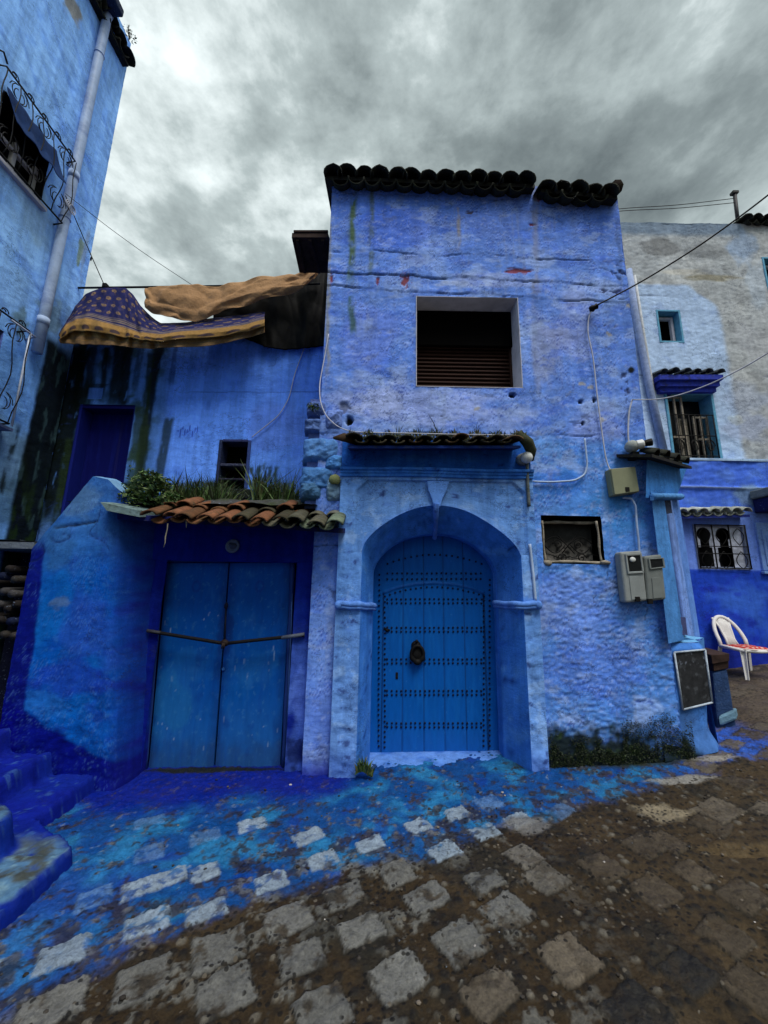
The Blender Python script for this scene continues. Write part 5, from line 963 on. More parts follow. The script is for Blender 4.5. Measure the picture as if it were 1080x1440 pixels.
grille('window_grille', LVY0-.1, LVY1+.12, LVZ0-.02, LVZ1+.10, .16, None, left)
mb = MB(); mb.tube([(XL_+.16, LVY1+.14, LVZ1+.08), (XL_+.17, LVY1+.145, LVZ0-.04)], .012, 6, (.5, .55, .65)); mb.tube([(XL_+.16, LVY1-.1, LVZ1+.08), (XL_+.16, LVY1+.2, LVZ1+.08), (XL_, LVY1+.26, LVZ1+.08)], .013, 6, (.4, .45, .6)); mb.box(XL_, XL_+.14, LVY1-.1, LVY1+.2, LVZ0-.08, LVZ0-.05, (.16, .2, .35)); mb.build('painted_bracket', M['iron_attr'], w2)

# ------------------------------------------------------------------ house up the slope on the right
right = thing('upslope_house', 'pale weathered house up the slope, bare render above and bright blue below', 'house', (6.0, 7.5, .4))
YR = 6.0
def rp(px, py, Y=YR): q = at(px, py, Y); return q[0], q[2]
def rect(tl, br, Y=YR): a = rp(*tl, Y); b = rp(*br, Y); return [float(min(a[0], b[0])), float(max(a[0], b[0])), float(min(a[1], b[1])), float(max(a[1], b[1]))]
R1 = rect((922, 436), (962, 482)); R2 = [float(rp(948, 600)[0])-.10, float(rp(1010, 600)[0])-.02, float(rp(985, 648)[1]), float(rp(970, 552)[1])]
R3 = rect((1071, 362), (1110, 410)); YR2 = 5.82
R4 = [float(rp(978, 768, YR2)[0]), float(rp(1050, 768, YR2)[0]), float(rp(1010, 800, YR2)[1]), float(rp(1010, 738, YR2)[1])]
def build_right():
    ZL = float(rp(1010, 652)[1]); us = cuts(2.8, 9.5, .022, R1[:2]+R2[:2]+R3[:2]); vs = cuts(ZL-.1, 8.32, .022, R1[2:]+R2[2:]+R3[2:]); x, z = np.meshgrid(us, vs)
    n1 = fbm(x*1.0, z*1.0, 5, 401); n2 = fbm(x*3.5, z*4, 5, 402); n3 = fbm(x*12, z*14, 4, 403)
    c = np.zeros(x.shape+(3,))+np.array((0.40, 0.43, 0.455)); c = blend(c, sstep(-.1, .4, n1)*.5, (0.53, 0.55, 0.555)); c = blend(c, sstep(.05, .45, n2)*.45, (0.18, 0.19, 0.20)); c = blend(c, sstep(.15, .4, n3)*.3, (0.12, .13, .14))
    def sp_(px, py, rx, rz, col, k, s, rag=.6):
        nonlocal c
        a, b = rp(px, py); c = blend(c, spot(x, z, a, b, rx, rz, s, rag)*k, col)
    sp_(930, 350, .5, .25, (.12, .12, .12), .6, 1); sp_(1000, 352, .6, .2, (.15, .16, .17), .6, 2); sp_(1000, 390, .55, .09, (.24, .21, .12), .7, 3); sp_(960, 382, .5, .08, (.5, .48, .42), .6, 4); sp_(1045, 350, .3, .45, (.30, .42, .62), .7, 5); sp_(1065, 400, .25, .5, (.42, .5, .6), .6, 6)
    # the newer pale blue patch round the two windows
    a0, b0 = rp(950, 500); xe = rp(1022, 500)[0]; zt = rp(960, 400)[1]; zz = rp(960, 640)[1]
    pm = sstep(.06, -.06, x-xe+.06*n2+.45*sstep(zt-.7, zt+.0, z)**2)*sstep(.03, -.05, z-zt+.05*n2); pm2 = sstep(.12, -.0, x-rp(1018, 600)[0]+.05*n2)*(z < zz+1.2); pm = np.maximum(pm, pm2*(z < zt-.3)); c = blend(c, pm*.93, (0.42, 0.57, 0.82)); c = blend(c, pm*sstep(.1, .5, n2)*.4, (0.24, 0.36, 0.68))
    sp_(1045, 560, .5, .35, (.30, .36, .50), .55, 7); sp_(1060, 480, .4, .4, (.36, .38, .42), .5, 8); sp_(1050, 600, .5, .3, (.34, .40, .58), .6, 9); sp_(1035, 590, .15, .12, (.40, .42, .30), .35, 10); c = blend(c, sstep(7.98, 8.12, z+.04*n2)*sstep(6.7, 6.4, x)*.8, (0.13, 0.20, 0.30))
    d = plast_disp(x, z, 410, 1.1)+.006*fbm(x*14, z*28, 4, 412)
    for py, s in ((417, 1), (530, 2)):
        b = rp(1000, py)[1]; m = sstep(.02, .004, np.abs(z-b-.05*fbm(x*2, x*0, 4, s)))*sstep(-.1, .2, fbm(x*3, x*0, 3, s+3)); c = blend(c, m*.6, (.10, .12, .2)); d = d-.012*m
    z2 = z+.03*n1*sstep(8.2, 8.3, z); mb = MB().grid(np.stack([x, YR-d, z2], -1), c, fmask(us, vs, [tuple(R1), tuple(R2), tuple(R3)]))
    mb.box(2.8, 9.5, YR+.3, YR+4, 0, 8.28, (.3, .35, .45)); mb.add([(2.8, YR, 8.30), (9.5, YR, 8.30), (9.5, YR+.35, 8.28), (2.8, YR+.35, 8.28)], [(0, 1, 2, 3)], (.2, .25, .3)); mb.build('upper_wall', M['plaster_rough'], right)
    # lower wall, brighter blue, slightly proud, with two weathered ledges
    us = cuts(2.8, 9.5, .022, R4[:2]); vs = cuts(.1, ZL, .022, R4[2:]); x, z = np.meshgrid(us, vs); n1 = fbm(x*1.2, z*1.2, 5, 421); n2 = fbm(x*4, z*5, 5, 422)
    zb = rp(1010, 801, YR2)[1]; c = np.zeros(x.shape+(3,))+np.array((0.14, 0.22, 0.62)); c = blend(c, sstep(.02, -.02, z-zb+.015*n2), (0.014, 0.05, 0.42)); c = blend(c, sstep(.0, -.05, z-zb)*sstep(0, .4, n1)*.6, (0.05, 0.14, 0.52)); c = blend(c, sstep(.0, -.05, z-zb)*sstep(.1, .45, n2)*.6, (0.012, 0.02, 0.36))
    zc_ = rp(1010, 718, YR2)[1]; up = sstep(-.02, .02, z-zc_); c = blend(c, up*.9, (0.055, 0.13, 0.60)); c = blend(c, up*sstep(0, .4, n2)*.5, (.12, .22, .62)); c = blend(c, sstep(.9, .7, z+.1*n2)*.8, (0.012, 0.018, 0.22)); a, b = rp(1055, 695, YR2); c = blend(c, spot(x, z, a, b, .35, .2, 5)*.7, (.16, .22, .26))
    b = rp(1000, 686, YR2)[1]; led = sstep(.03, .0, np.abs(z-b-.015*n1)); d = plast_disp(x, z, 425, 1.0)+.03*led; c = blend(c, led*.7, (.26, .29, .34)); d = d+.012*fbm(x*6, z*14, 4, 427)*up
    mb = MB().grid(np.stack([x, YR2-d, z], -1), c, fmask(us, vs, [tuple(R4)])); q = np.array([[(xx, YR2-.02-.01*sin(xx*7), ZL-.02), (xx, YR2-.02, ZL+.02), (xx, YR+.03, ZL+.05)] for xx in np.linspace(2.8, 9.5, 120)]).transpose(1, 0, 2); mb.grid(q, (.24, .30, .42)); mb.build('lower_wall', M['plaster'], right)
    # small window
    def frame(mbx, R, Y, w, dep, col, proud=.01): 
        mbx.box(R[0]-.005, R[0]+w, Y-proud, Y+dep, R[2]-.005, R[3]+.005, col); mbx.box(R[1]-w, R[1]+.005, Y-proud, Y+dep, R[2]-.005, R[3]+.005, col); mbx.box(R[0]+w, R[1]-w, Y-proud+.002, Y+dep, R[3]-w, R[3]+.005, col); mbx.box(R[0]+w, R[1]-w, Y-proud+.002, Y+dep, R[2]-.005, R[2]+w, col)
    for R, nm in ((R1, 'small_window'), (R3, 'small_window')):
        mb = MB(); frame(mb, R, YR, .03, .25, (.09, .27, .42)); o = mb.build(nm, M['teal_wood'], right, .006); mb = MB().box(R[0], R[1], YR+.24, YR+.27, R[2], R[3]); mb.build('pane', M['black'], o)
        mb = MB(); i = [R[0]+.06, R[1]-.05, R[2]+.05, R[3]-.06]; frame(mb, i, YR+.12, .04, .05, (.3, .38, .38)); mb.build('sash', M['white_plaster'], o, .004)
    # tall shuttered window with a grille
    mb = MB(); frame(mb, R2, YR, .04, .25, (.1, .3, .42), .02); w = mb.build('shuttered_window', M['teal_wood'], right, .008); mb = MB().box(R2[0], R2[1], YR+.24, YR+.27, R2[2], R2[3]); mb.build('pane', M['pane'], w)
    mb = MB(); wd = R2[1]-R2[0]-.12; zz0, zz1 = R2[2]+.05, R2[3]-.06
    for k0, k1, yy in ((0.0, .34, .02), (.44, .60, .20), (.68, 1.0, .10)):
        xa, xb = R2[0]+.06+wd*k0, R2[0]+.06+wd*k1; ztop = zz1 if k0 == 0 else zz1-.32
        for i in range(3):
            xx = xa+(xb-xa)*i/2; mb.box(xx-.016, xx+.016, YR+yy, YR+yy+.03, zz0, ztop)
        for zz in (zz0, zz0+.35, ztop-.04): mb.box(xa+.016, xb-.016, YR+yy+.004, YR+yy+.03, zz, zz+.035)
    mb.build('shutters', M['old_wood'], w, .004); mb = MB()
    for i in range(8): xx = R2[0]+.05+(wd+.02)*i/7; mb.tube([(xx, YR-.01, zz0), (xx, YR-.01, zz0+.75)], .008, 5)
    for zz in (zz0+.03, zz0+.38, zz0+.75): mb.tube([(R2[0]+.05, YR-.012, zz), (R2[1]-.05, YR-.012, zz)], .009, 5)
    for i in range(3):
        for s in (-1, 1): mb.tube([(R2[0]+.15+wd*.36*i+s*.08*(1-.7*k)*abs(cos(7*k)), YR-.015, zz0+.2+.12*(1-.5*k)*sin(7*k)) for k in np.linspace(0, 1, 16)], .006, 5)
    mb.build('window_grille', M['iron'], w)
    mb = MB(); A = at(927, 523, YR-.22); B = at(1022, 523, YR-.22); tiles(mb, A, B, (0, 1, .3), 6, .075, .3, lambda i, rs: np.array((.05, .06, .07))*rs.uniform(.6, 1.5), .008, .012, seed=41); c0, c1 = A+(.02, .03, -.03), B+(-.04, .03, -.03)
    for k, (dz, ins) in enumerate(((0, 0), (-.09, .05), (-.17, .10))): mb.prism([c0+(ins*.6, ins, dz), c1+(-ins*.6, ins, dz), c1+(-ins*.6, ins, dz-.085), c0+(ins*.6, ins, dz-.085)], (0, .24-ins, 0), (.03, .05, .38))
    mb.build('window_canopy', M['tile_attr'], right)
    # arched lattice window low down, its grille, white scalloped canopy, blue panelled door beside it
    mb = MB(); frame(mb, R4, YR2, .03, .2, (.2, .24, .36)); lw = mb.build('lattice_window', M['stone_attr'], right, .004)
    mb = MB(); W = R4[1]-R4[0]; Hh = R4[3]-R4[2]; us = np.linspace(R4[0], R4[1], 130); vs = np.linspace(R4[2], R4[3], 110); x, z = np.meshgrid(us, vs); 
    def key(cx): r = np.hypot(x-cx, (z-(R4[2]+Hh*.78)))/(W*.135); st = (np.abs(x-cx) < W*(.085+.05*(z < R4[2]+Hh*.48)))*(z < R4[2]+Hh*.75); return (r < 1)|(st > 0)
    hole = key(R4[0]+W*.22)|key(R4[0]+W*.60); mb.grid(np.stack([x, np.full(x.shape, YR2+.03), z], -1), np.where(hole[..., None], 0, 1)*np.array((.46, .49, .60))+np.where(hole[..., None], 1, 0)*np.array((.012, .02, .07)), ~(hole[:-1, :-1])); mb.build('lattice_panel', M['slate'], lw); mb = MB().box(R4[0], R4[1], YR2+.16, YR2+.2, R4[2], R4[3]); mb.build('pane', M['pane'], lw)
    mb = MB(); 
    for i in range(4): xx = R4[0]+.01+(W-.02)*i/3; mb.tube([(xx, YR2-.03, R4[2]), (xx, YR2-.03, R4[3])], .010, 5)
    for k in (0, .33, .5, 1): zz = R4[2]+.01+(Hh-.02)*k; mb.tube([(R4[0], YR2-.032, zz), (R4[1], YR2-.032, zz)], .008, 5)
    for i in range(3):
        for zc in (.2, .72):
            for s in (-1, 1): mb.tube([(R4[0]+W*(i+.5)/3+s*.10*sin(pi*k)*(1-.35*k), YR2-.03, R4[2]+Hh*zc+.13*(k-.5)*2*(1 if zc < .5 else -1)) for k in np.linspace(0, 1, 14)], .006, 5)
    mb.build('window_grille', M['iron'], lw)
    mb = MB(); A = at(953, 721, YR2-.20); B = at(1058, 719, YR2-.20); tiles(mb, A, B, (0, 1, .32), 7, .078, .3, lambda i, rs: np.array((.42, .45, .40))*rs.uniform(.6, 1.15), .006, .012, seed=43); mb.prism([A+(0, .05, -.04), B+(0, .05, -.04), B+(0, .05, -.08), A+(0, .05, -.08)], (0, .2, .03), (.03, .05, .3)); mb.build('window_canopy', M['tile_attr'], right)
    mb = MB(); a = rp(1060, 735, YR2); b = rp(1100, 803, YR2); mb.box(a[0], b[0]+.4, YR2-.03, YR2+.02, b[1], a[1], (.20, .27, .58)); mb.box(a[0]+.06, b[0]+.3, YR2-.045, YR2-.02, b[1]+.08, a[1]-.10, (.22, .29, .60)); mb.box(a[0]+.1, b[0]+.3, YR2-.055, YR2-.03, b[1]+.14, a[1]-.2, (.17, .24, .56)); mb.box(a[0]-.02, b[0]+.4, YR2-.06, YR2, b[1]-.05, b[1]-.01, (.22, .3, .6)); mb.build('blue_shutter', M['plaster_smooth'], right, .008)
    mb = MB(); a = rp(1056, 700, YR2); mb.box(a[0], a[0]+2.0, YR2-.40, YR2-.01, a[1]-.25, a[1]-.04, (.008, .012, .08)); mb.box(a[0]-.03, a[0]+2.0, YR2-.43, YR2-.01, a[1]-.03, a[1]+.10, (.14, .17, .18)); mb.build('porch_slab', M['stone_attr'], right, .02)
    # roof tiles at the far right, rendered corner post and slanting downpipe at the left
    mb = MB(); A = at(1046, 306, YR-.12); B = A+(2.5, 0, 0); tiles(mb, A, B, (0, 1, .35), 14, .10, .4, cdark, .008, seed=45); mb.build('roof', M['tile_attr'], right)
    mb = MB(); mb.tube([at(884, 380, YR-.05), at(893, 440, YR-.06), at(912, 540, YR-.06), at(934, 636, YR-.06)], .055, 10, (.26, .33, .52)); mb.tube([at(892, 388, YR-.03), at(905, 470, YR-.03), at(920, 560, YR-.03), at(938, 640, YR-.03)], .028, 6, (.5, .52, .55)); mb.build('rendered_pipe', M['stone_attr'], right)
build_right()

# ------------------------------------------------------------------ things hung, fixed or left about
def sheet(name, cols, nu, nv, colfn, mat, Yfn, wr=.02, seed=0, thick=.008, soft=4):
    # cols: (px, [py at each fold line]); Yfn(s, t) gives the depth of the cloth
    xs = np.array([c[0] for c in cols], float); k = len(cols[0][1]); T = np.linspace(0, 1, nv); S = np.linspace(0, 1, nu); px = np.interp(S, np.linspace(0, 1, len(xs)), xs)
    rows = np.stack([np.interp(S, np.linspace(0, 1, len(xs)), [c[1][j] for c in cols]) for j in range(k)], 0)
    for _ in range(soft): rows[:, 1:-1] = (rows[:, :-2]+2*rows[:, 1:-1]+rows[:, 2:])/4
    P = np.zeros((nv, nu, 3)); C = np.zeros((nv, nu, 3))
    for i, t in enumerate(T):
        py = np.array([np.interp(t, np.linspace(0, 1, k), rows[:, q]) for q in range(nu)])
        for q in range(nu):
            s = S[q]; P[i, q] = at(px[q]+6*t*0, py[q], Yfn(s, t))
    Sg, Tg = np.meshgrid(S, T); f = fbm(Sg*4+seed, Tg*1.5+seed, 3, seed)+1.1*np.abs(fbm(Sg*5+Tg*1.2, Tg*1.2-Sg*2, 2, seed+2))-.8*np.abs(fbm(Sg*8-Tg*1.4, Tg*1.6+Sg*3, 1, seed+4)); P[..., 1] += wr*f; P[..., 2] += wr*.4*fbm(Sg*9, Tg*3, 3, seed+1)
    C = colfn(Sg, Tg); return MB().grid(P, C).build(name, mat, None, solid=thick)
def rugcol(S, T):
    c = np.zeros(S.shape+(3,))+np.array((.013, .016, .080)); c = blend(c, sstep(.0, .4, fbm(S*30, T*12, 3, 501))*.4, (.045, .04, .12))
    u = S*19; v = T*10; uu = np.modf(u+.5*(np.floor(v) % 2))[0]-.5; vv = np.modf(v)[0]-.5; r = np.hypot(uu/.27, vv/.22)+.5*fbm(S*60, T*30, 3, 502); c = blend(c, (sstep(1, .75, r)*(T < .40))*.75, (.26, .17, .07)); c = blend(c, sstep(.5, .3, r)*(T < .40)*.8, (.05, .03, .06))
    st = sstep(.40, .43, T)*sstep(.52, .50, T); c = blend(c, st*(.5+.5*np.sign(np.sin(T*260))), (.22, .17, .12))
    b = sstep(.50, .52, T); c = blend(c, b, (.27, .155, .05)); arc = np.hypot((np.modf(S*13)[0]-.5)/.33, (T-.68)/.06); c = blend(c, b*sstep(1, .8, arc)*(T < .70)*.9, (.05, .035, .05)); c = blend(c, sstep(.84, .86, T)*(.5+.5*np.sign(np.sin(T*300)))*.75, (.06, .045, .06)); return blend(c, sstep(.1, .5, fbm(S*60, T*20, 3, 505))*.25, (.12, .08, .05))
rug = sheet('rug', [(84, (470, 472, 482)), (94, (450, 455, 484)), (106, (430, 447, 484)), (122, (414, 447, 485)), (140, (406, 452, 486)), (158, (404, 456, 487)), (176, (405, 461, 488)), (186, (413, 463, 488)), (198, (430, 466, 489)), (212, (445, 469, 489)), (226, (455, 470, 489)), (250, (454, 466, 488)), (285, (450, 463, 486)), (320, (446, 460, 482)), (350, (442, 456, 474)), (372, (438, 449, 467))], 300, 90, rugcol, M['cloth_attr'], lambda s, t: 4.72-.30*min(1, t*1.6)+.05*(t > .75)+.035*sin(s*40+5*sin(s*9))*t*(1-.5*t)+.02*sin(s*77+t*4), .03, 3, .005)
tag(rug, 'dark blue and ochre patterned rug slung over the roof edge left of the brown tarp', 'rug')
tarp = sheet('tarp', [(204, (406, 418, 432)), (214, (404, 424, 441)), (232, (403, 426, 444)), (252, (402, 430, 449)), (276, (400, 428, 453)), (292, (400, 424, 448)), (312, (402, 420, 438)), (340, (396, 414, 432)), (370, (389, 408, 421)), (400, (387, 402, 415)), (425, (384, 396, 407)), (440, (374, 386, 394)), (452, (362, 372, 380)), (459, (356, 362, 366))], 160, 50, lambda S, T: np.ones(S.shape+(3,)), M['tarp'], lambda s, t: 4.62-.035*sin(pi*min(1, t*.9))-.02*s+.02*abs(sin(s*17+t*3)), .045, 9, .003, 1)
tag(tarp, 'crumpled brown tarp hanging over a pole above the low house', 'tarp')
bp = sheet('plastic_sheet', [(300, (440, 462, 478)), (340, (425, 455, 474)), (372, (415, 450, 488)), (400, (400, 450, 492)), (425, (392, 450, 490)), (445, (380, 440, 488)), (462, (345, 420, 486))], 120, 60, lambda S, T: np.ones(S.shape+(3,)), M['black_plastic'], lambda s, t: 4.80+.02*t+.02*sin(s*21+3*t), .018, 15)
tag(bp, 'black plastic sheet bunched under the tarp against the tall house', 'plastic sheet')
mb = MB(); P, Q = at(100, 405, 4.76), at(450, 399, 4.74); mb.tube([P, P*.5+Q*.5+(0, 0, -.01), Q], .014, 8, (.02, .02, .02)); o = mb.build('pole', M['iron']); tag(o, 'thin dark horizontal pole carrying the rug and the brown tarp', 'pole')
mb = MB(); P = at(148, 404, 4.74); mb.box(P[0]-.03, P[0]+.03, P[1]-.03, P[1]+.03, P[2]-.015, P[2]+.05, (.02, .02, .02)); o = mb.build('pole_clamp', M['iron'], None, .006); tag(o, 'small dark clamp tying the wire to the pole above the rug', 'clamp')
P = at(410, 334, 3.95); Zh = P[2]; a = at(410, 334, 3.95); b = at(461, 334, 3.95); c_ = atz(421, 384, Zh); d_ = atz(466, 384, Zh); b[0] = min(b[0], HX0-.0); d_[0] = HX0-.0
mb = MB(); mb.prism([a, b, d_, c_], (0, 0, .07), (.03, .02, .016)); mb.prism([a+(.02, -.012, .07), b+(0, -.012, .07), b+(0, .02, .07), a+(.02, .02, .07)], (0, 0, .03), (.06, .07, .04))
for k in (.15, .5, .85): m0 = a+(b-a)*k; m1 = c_+(d_-c_)*k; mb.prism([m0+(-.02, .02, 0), m0+(.02, .02, 0), m1+(.02, -.02, 0), m1+(-.02, -.02, 0)], (0, 0, -.03), (.035, .022, .018))
o = mb.build('wooden_roof_board', M['brown_wood'], None, .006); tag(o, 'dark wooden board roof jutting from the side of the tall house above the tarp', 'board')

# meter boxes, junction box, lamps
YW = YF-.015
def rbox(mb, pts, d, col=(1, 1, 1)): mb.prism(pts, (0, d+.02, 0), col)
def meter(pts, win, name, mat, label, ball, latch):
    MD = .085; YFm = YW-MD; q = [at(*p, YFm) for p in pts]; t = MB(); rbox(t, q, MD); body = t.build(name, M[mat], None, .022, 3); tag(body, label, 'electric meter', 'electric meters on the right of the wall')
    w = [at(*p, YFm)*1.0 for p in win]; cen = sum(w)/4; fr = MB(); out_ = [cen+(p-cen)*1.28 for p in w]; f = np.array((0, .002, 0))
    for i in range(4): j = (i+1) % 4; fr.hexa([out_[i]+f, out_[j]+f, w[j]+f, w[i]+f, out_[i]+f+(0, -.016, 0), out_[j]+f+(0, -.016, 0), w[j]+f+(0, -.016, 0), w[i]+f+(0, -.016, 0)])
    fr.build('meter_window_frame', M[mat], body, .004); g = MB(); g.prism([p+(0, -.001, 0) for p in w], (0, -.006, 0)); g.build('meter_window', M['glass_dark'], body)
    cc_ = sum(q)/4; g = MB(); g.prism([cc_+(p-cc_)*.45+(0, -.002, -.10*abs(q[0][2]-q[3][2])/.45) for p in q], (0, -.004, 0)); g.build('rating_plate', M[mat], body, .002)
    if ball: g = MB(); p = at(889, 787, YFm)+(0, -.008, .0); g.ball(p, (.028, .012, .024), (.8, .8, .8), 14); g.build('white_dial', M['white_plastic'], body)
    g = MB(); p = at(*latch, YFm); g.box(p[0]-.022, p[0]+.022, YFm-.012, YFm+.01, p[2]-.02, p[2]+.025, (.01, .01, .01)); g.build('latch', M['iron'], body, .003)
    return body
meter(((872, 776), (903, 774), (911, 845), (880, 848)), ((881, 782), (899, 781), (902, 803), (884, 804)), 'meter_box', 'plastic_grey', 'left grey electric meter with a white dial in its tall window', True, (896, 843))
meter(((906, 782), (931, 779), (938, 843), (911, 846)), ((913, 787), (930, 786), (932, 797), (915, 799)), 'meter_box', 'plastic_dgrey', 'right darker grey electric meter with a small dark window and rounded top', False, (914, 846))
YJ = YW-.07; q = [at(*p, YJ) for p in ((857, 659), (893, 656), (899, 692), (863, 697))]; t = MB(); rbox(t, q, .07); jb = t.build('junction_box', M['plastic_olive'], None, .012, 2); tag(jb, 'olive beige square junction box high above the two meters', 'junction box')
g = MB(); p = at(881, 689, YJ); g.box(p[0]-.02, p[0]+.02, YJ-.018, YJ+.01, p[2]-.02, p[2]+.025, (.02, .02, .02)); g.build('latch', M['iron'], jb, .003)
q2 = [p+(0, -.001, 0) for p in q]; c = sum(q2)/4; g = MB(); g.prism([c+(p-c)*.96 for p in q2], (0, -.012, 0)); g.build('lid', M['plastic_olive'], jb, .006)
lamp = MB(); p = at(736, 646, YF-.08); lamp.lathe(p+(0, .06, .01), (.15, -1, -.05), [(0, .001), (0, .06), (.05, .06), (.07, .05), (.07, .001)], 18, (.35, .36, .36)); lb = lamp.build('bulkhead_lamp', M['plastic_grey']); tag(lb, 'small round white lamp at the right end of the door canopy', 'lamp'); g = MB(); g.ball(p+(.012, -.055, .0), .056, (1, 1, 1), 20); g.build('globe', M['white_plastic'], lb)
p = at(890, 628, YF-.08); g = MB(); g.ball(p+(-.01, 0, 0), (.062, .07, .062), (.30, .32, .30), 14, .08, 2); cm = g.build('security_lamp', M['stone_attr']); tag(cm, 'small stubby security light on the house corner above the olive box', 'security light')
g = MB(); g.lathe(p+(.02, -.03, .005), (1, -.45, .12), [(0, .045), (.05, .045), (.06, .035), (.06, .001)], 14, (.5, .52, .5)); g.build('head', M['white_plastic'], cm); g = MB(); g.lathe(p+(.075, -.055, .012), (1, -.45, .12), [(0, .03), (.05, .036), (.065, .036), (.066, .001)], 14, (.01, .01, .01)); g.build('snout', M['iron'], cm); g = MB(); g.box(p[0]-.03, p[0]+.04, p[1]-.03, p[1]+.06, p[2]-.13, p[2]-.06, (.02, .02, .03)); g.build('bracket', M['iron'], cm, .006)

# cables and conduits
def cable(name, pts, r, mat, label, cat='cable', smooth=3, part=None):
    P = np.array([np.asarray(p, float) for p in pts]); n = 8*(len(P)-1)+1; S = np.linspace(0, 1, n); Q = np.stack([np.interp(S, np.linspace(0, 1, len(P)), P[:, k]) for k in range(3)], -1)
    for _ in range(smooth*3): Q[1:-1] = (Q[:-2]+2*Q[1:-1]+Q[2:])/4
    o = MB().tube(list(Q), r, 6, (.5, .5, .5)).build(name, M[mat], part)
    if not part: tag(o, label, cat)
    return o
YC = YF-.03
cable('overhead_cable', [at(838, 430, YF-.10), at(905, 395, 3.45), at(990, 342, 3.2), at(1090, 268, 2.9), at(1250, 130, 2.5)], .0085, 'cable_black', 'thick black overhead cable rising from the house wall to the right')
ins = MB(); p = at(838, 430, YF-.09); ins.lathe(p+(-.04, .05, -.01), (1, -.5, .35), [(0, .001), (0, .028), (.03, .035), (.05, .025), (.075, .03), (.09, .001)], 12, (.01, .01, .01)); tag(ins.build('cable_anchor', M['iron']), 'black anchor where the thick overhead cable meets the house wall', 'cable anchor')
cable('wall_cable', [at(838, 431, YF-.07), at(828, 442, YC), at(826, 468, YC), at(834, 500, YC), at(840, 560, YC), at(846, 605, YC), at(851, 640, YC), at(855, 655, YC), at(859, 662, YC-.02)], .0065, 'cable_white', 'pale wall cable running down from the black anchor to the olive box')
for q in ((832, 488), (842, 580), (850, 640)): pass
cable('street_wire', [at(889, 562, YF-.05), at(925, 562, 3.62), at(955, 556, 3.55), at(1000, 540, 3.4), at(1050, 515, 3.2), at(1100, 484, 3.0), at(1200, 420, 2.7)], .006, 'cable_white', 'thin pale wire sagging from the house corner across the shuttered window')
cable('corner_conduit', [at(889, 562, YF-.04), at(884, 580, YC), at(883, 610, YC), at(884, 622, YC)], .009, 'cable_white', 'short pale conduit dropping to the stubby security light', 'conduit')
cable('wall_conduit', [at(749, 677, YC), at(775, 678, YC), at(808, 676, YC), at(822, 668, YC), at(826, 655, YC), at(824, 635, YC), at(822, 617, YC)], .010, 'pipe_blue', 'painted conduit bending up beside the round lamp', 'conduit', 2)
cable('meter_conduit', [at(876, 700, YC), at(888, 701, YC), at(894, 712, YC), at(895, 735, YC), at(898, 760, YC), at(899, 778, YC)], .011, 'pipe_blue', 'grey blue conduit between the olive box and the meters', 'conduit', 1)
cable('mossy_pipe', [at(741, 640, YP-.02), at(742, 680, YP-.02), at(744, 712, YP-.02)], .017, 'concrete', 'short stained mossy pipe below the round lamp', 'pipe', 0)
cable('stub_pipe', [at(745, 765, YP-.012), at(750, 810, YP-.012), at(753, 845, YP-.012)], .014, 'pipe_blue', 'short painted pipe on the right pier of the doorway', 'pipe', 0)
cable('canopy_wire', [at(462, 470, YF-.02), at(456, 505, YF-.03), at(449, 540, YF-.05), at(450, 565, YF-.10), at(458, 585, YF-.12), at(474, 600, YF-.12), at(495, 608, YF-.2), at(560, 609, YF-.25), at(640, 611, YF-.25), at(735, 612, YF-.2)], .006, 'cable_white', 'pale wire drooping round the corner stones and along the door canopy')
cable('vent_wire', [at(432, 478, YU-.04), at(424, 500, YU-.03), at(413, 530, YU-.03), at(407, 560, YU-.03), at(392, 585, YU-.03), at(370, 602, YU-.03), at(354, 615, YU-.03)], .007, 'cable_white', 'thin pale wire curving down the upper wall to the block vent')
cable('clothes_wire', [atx(92, 275, XL_+.12), at(122, 345, 4.65), at(148, 404, 4.72)], .006, 'cable_black', 'thin dark wire from the iron grille down to the pole clamp')
w = cable('sky_wire', [atx(92, 272, XL_+.12), at(150, 318, 4.6), at(205, 358, 4.8), at(272, 402, 5.1)], .004, 'cable_black', 'thin dark wire slanting across the sky towards the brown tarp')
g = MB(); p = at(128, 364, 4.67); g.ball(p, (.012, .012, .035), (.02, .02, .02), 8); tag(g.build('wire_tensioner', M['iron']), 'small dark tensioner on the wire above the rug', 'tensioner')
g = MB(); p = atx(97, 288, XL_+.14)
for i in range(4): g.tube([p+np.array((.01*i, .05*cos(a)+.01*i, .06*sin(a)-.015*i)) for a in np.linspace(0, 2*pi, 15)[:-1]], .005, 5, (.4, .42, .45), True)
tag(g.build('wire_coil', M['cable_white']), 'loose coil of pale wire by the downpipe', 'wire coil')
# antenna pole with its two wires on the house up the slope
an = MB(); p = at(1036, 306, YR+.1); q = at(1033, 272, YR+.1); an.tube([p+(0, 0, -.2), q], .03, 8, (.03, .03, .035)); an.box(q[0]-.06, q[0]+.05, q[1]-.04, q[1]+.04, q[2]-.02, q[2]+.03, (.02, .02, .02)); tag(an.build('roof_post', M['iron_attr']), 'thin dark post standing on the roof edge of the upslope house', 'post')
for a_, b_, lab in (((1032, 279), (868, 293), 'upper of the two thin wires from the dark roof post'), ((1033, 285), (868, 296), 'lower of the two thin wires from the dark roof post')):
    cable('roof_wire', [at(*a_, YR+.1), at((a_[0]+b_[0])/2, (a_[1]+b_[1])/2+3, YR+.1), at(*b_, YR+.1), at(700, b_[1]+22, YR+.1)], .006, 'cable_black', lab)['group'] = 'wires from the roof post'

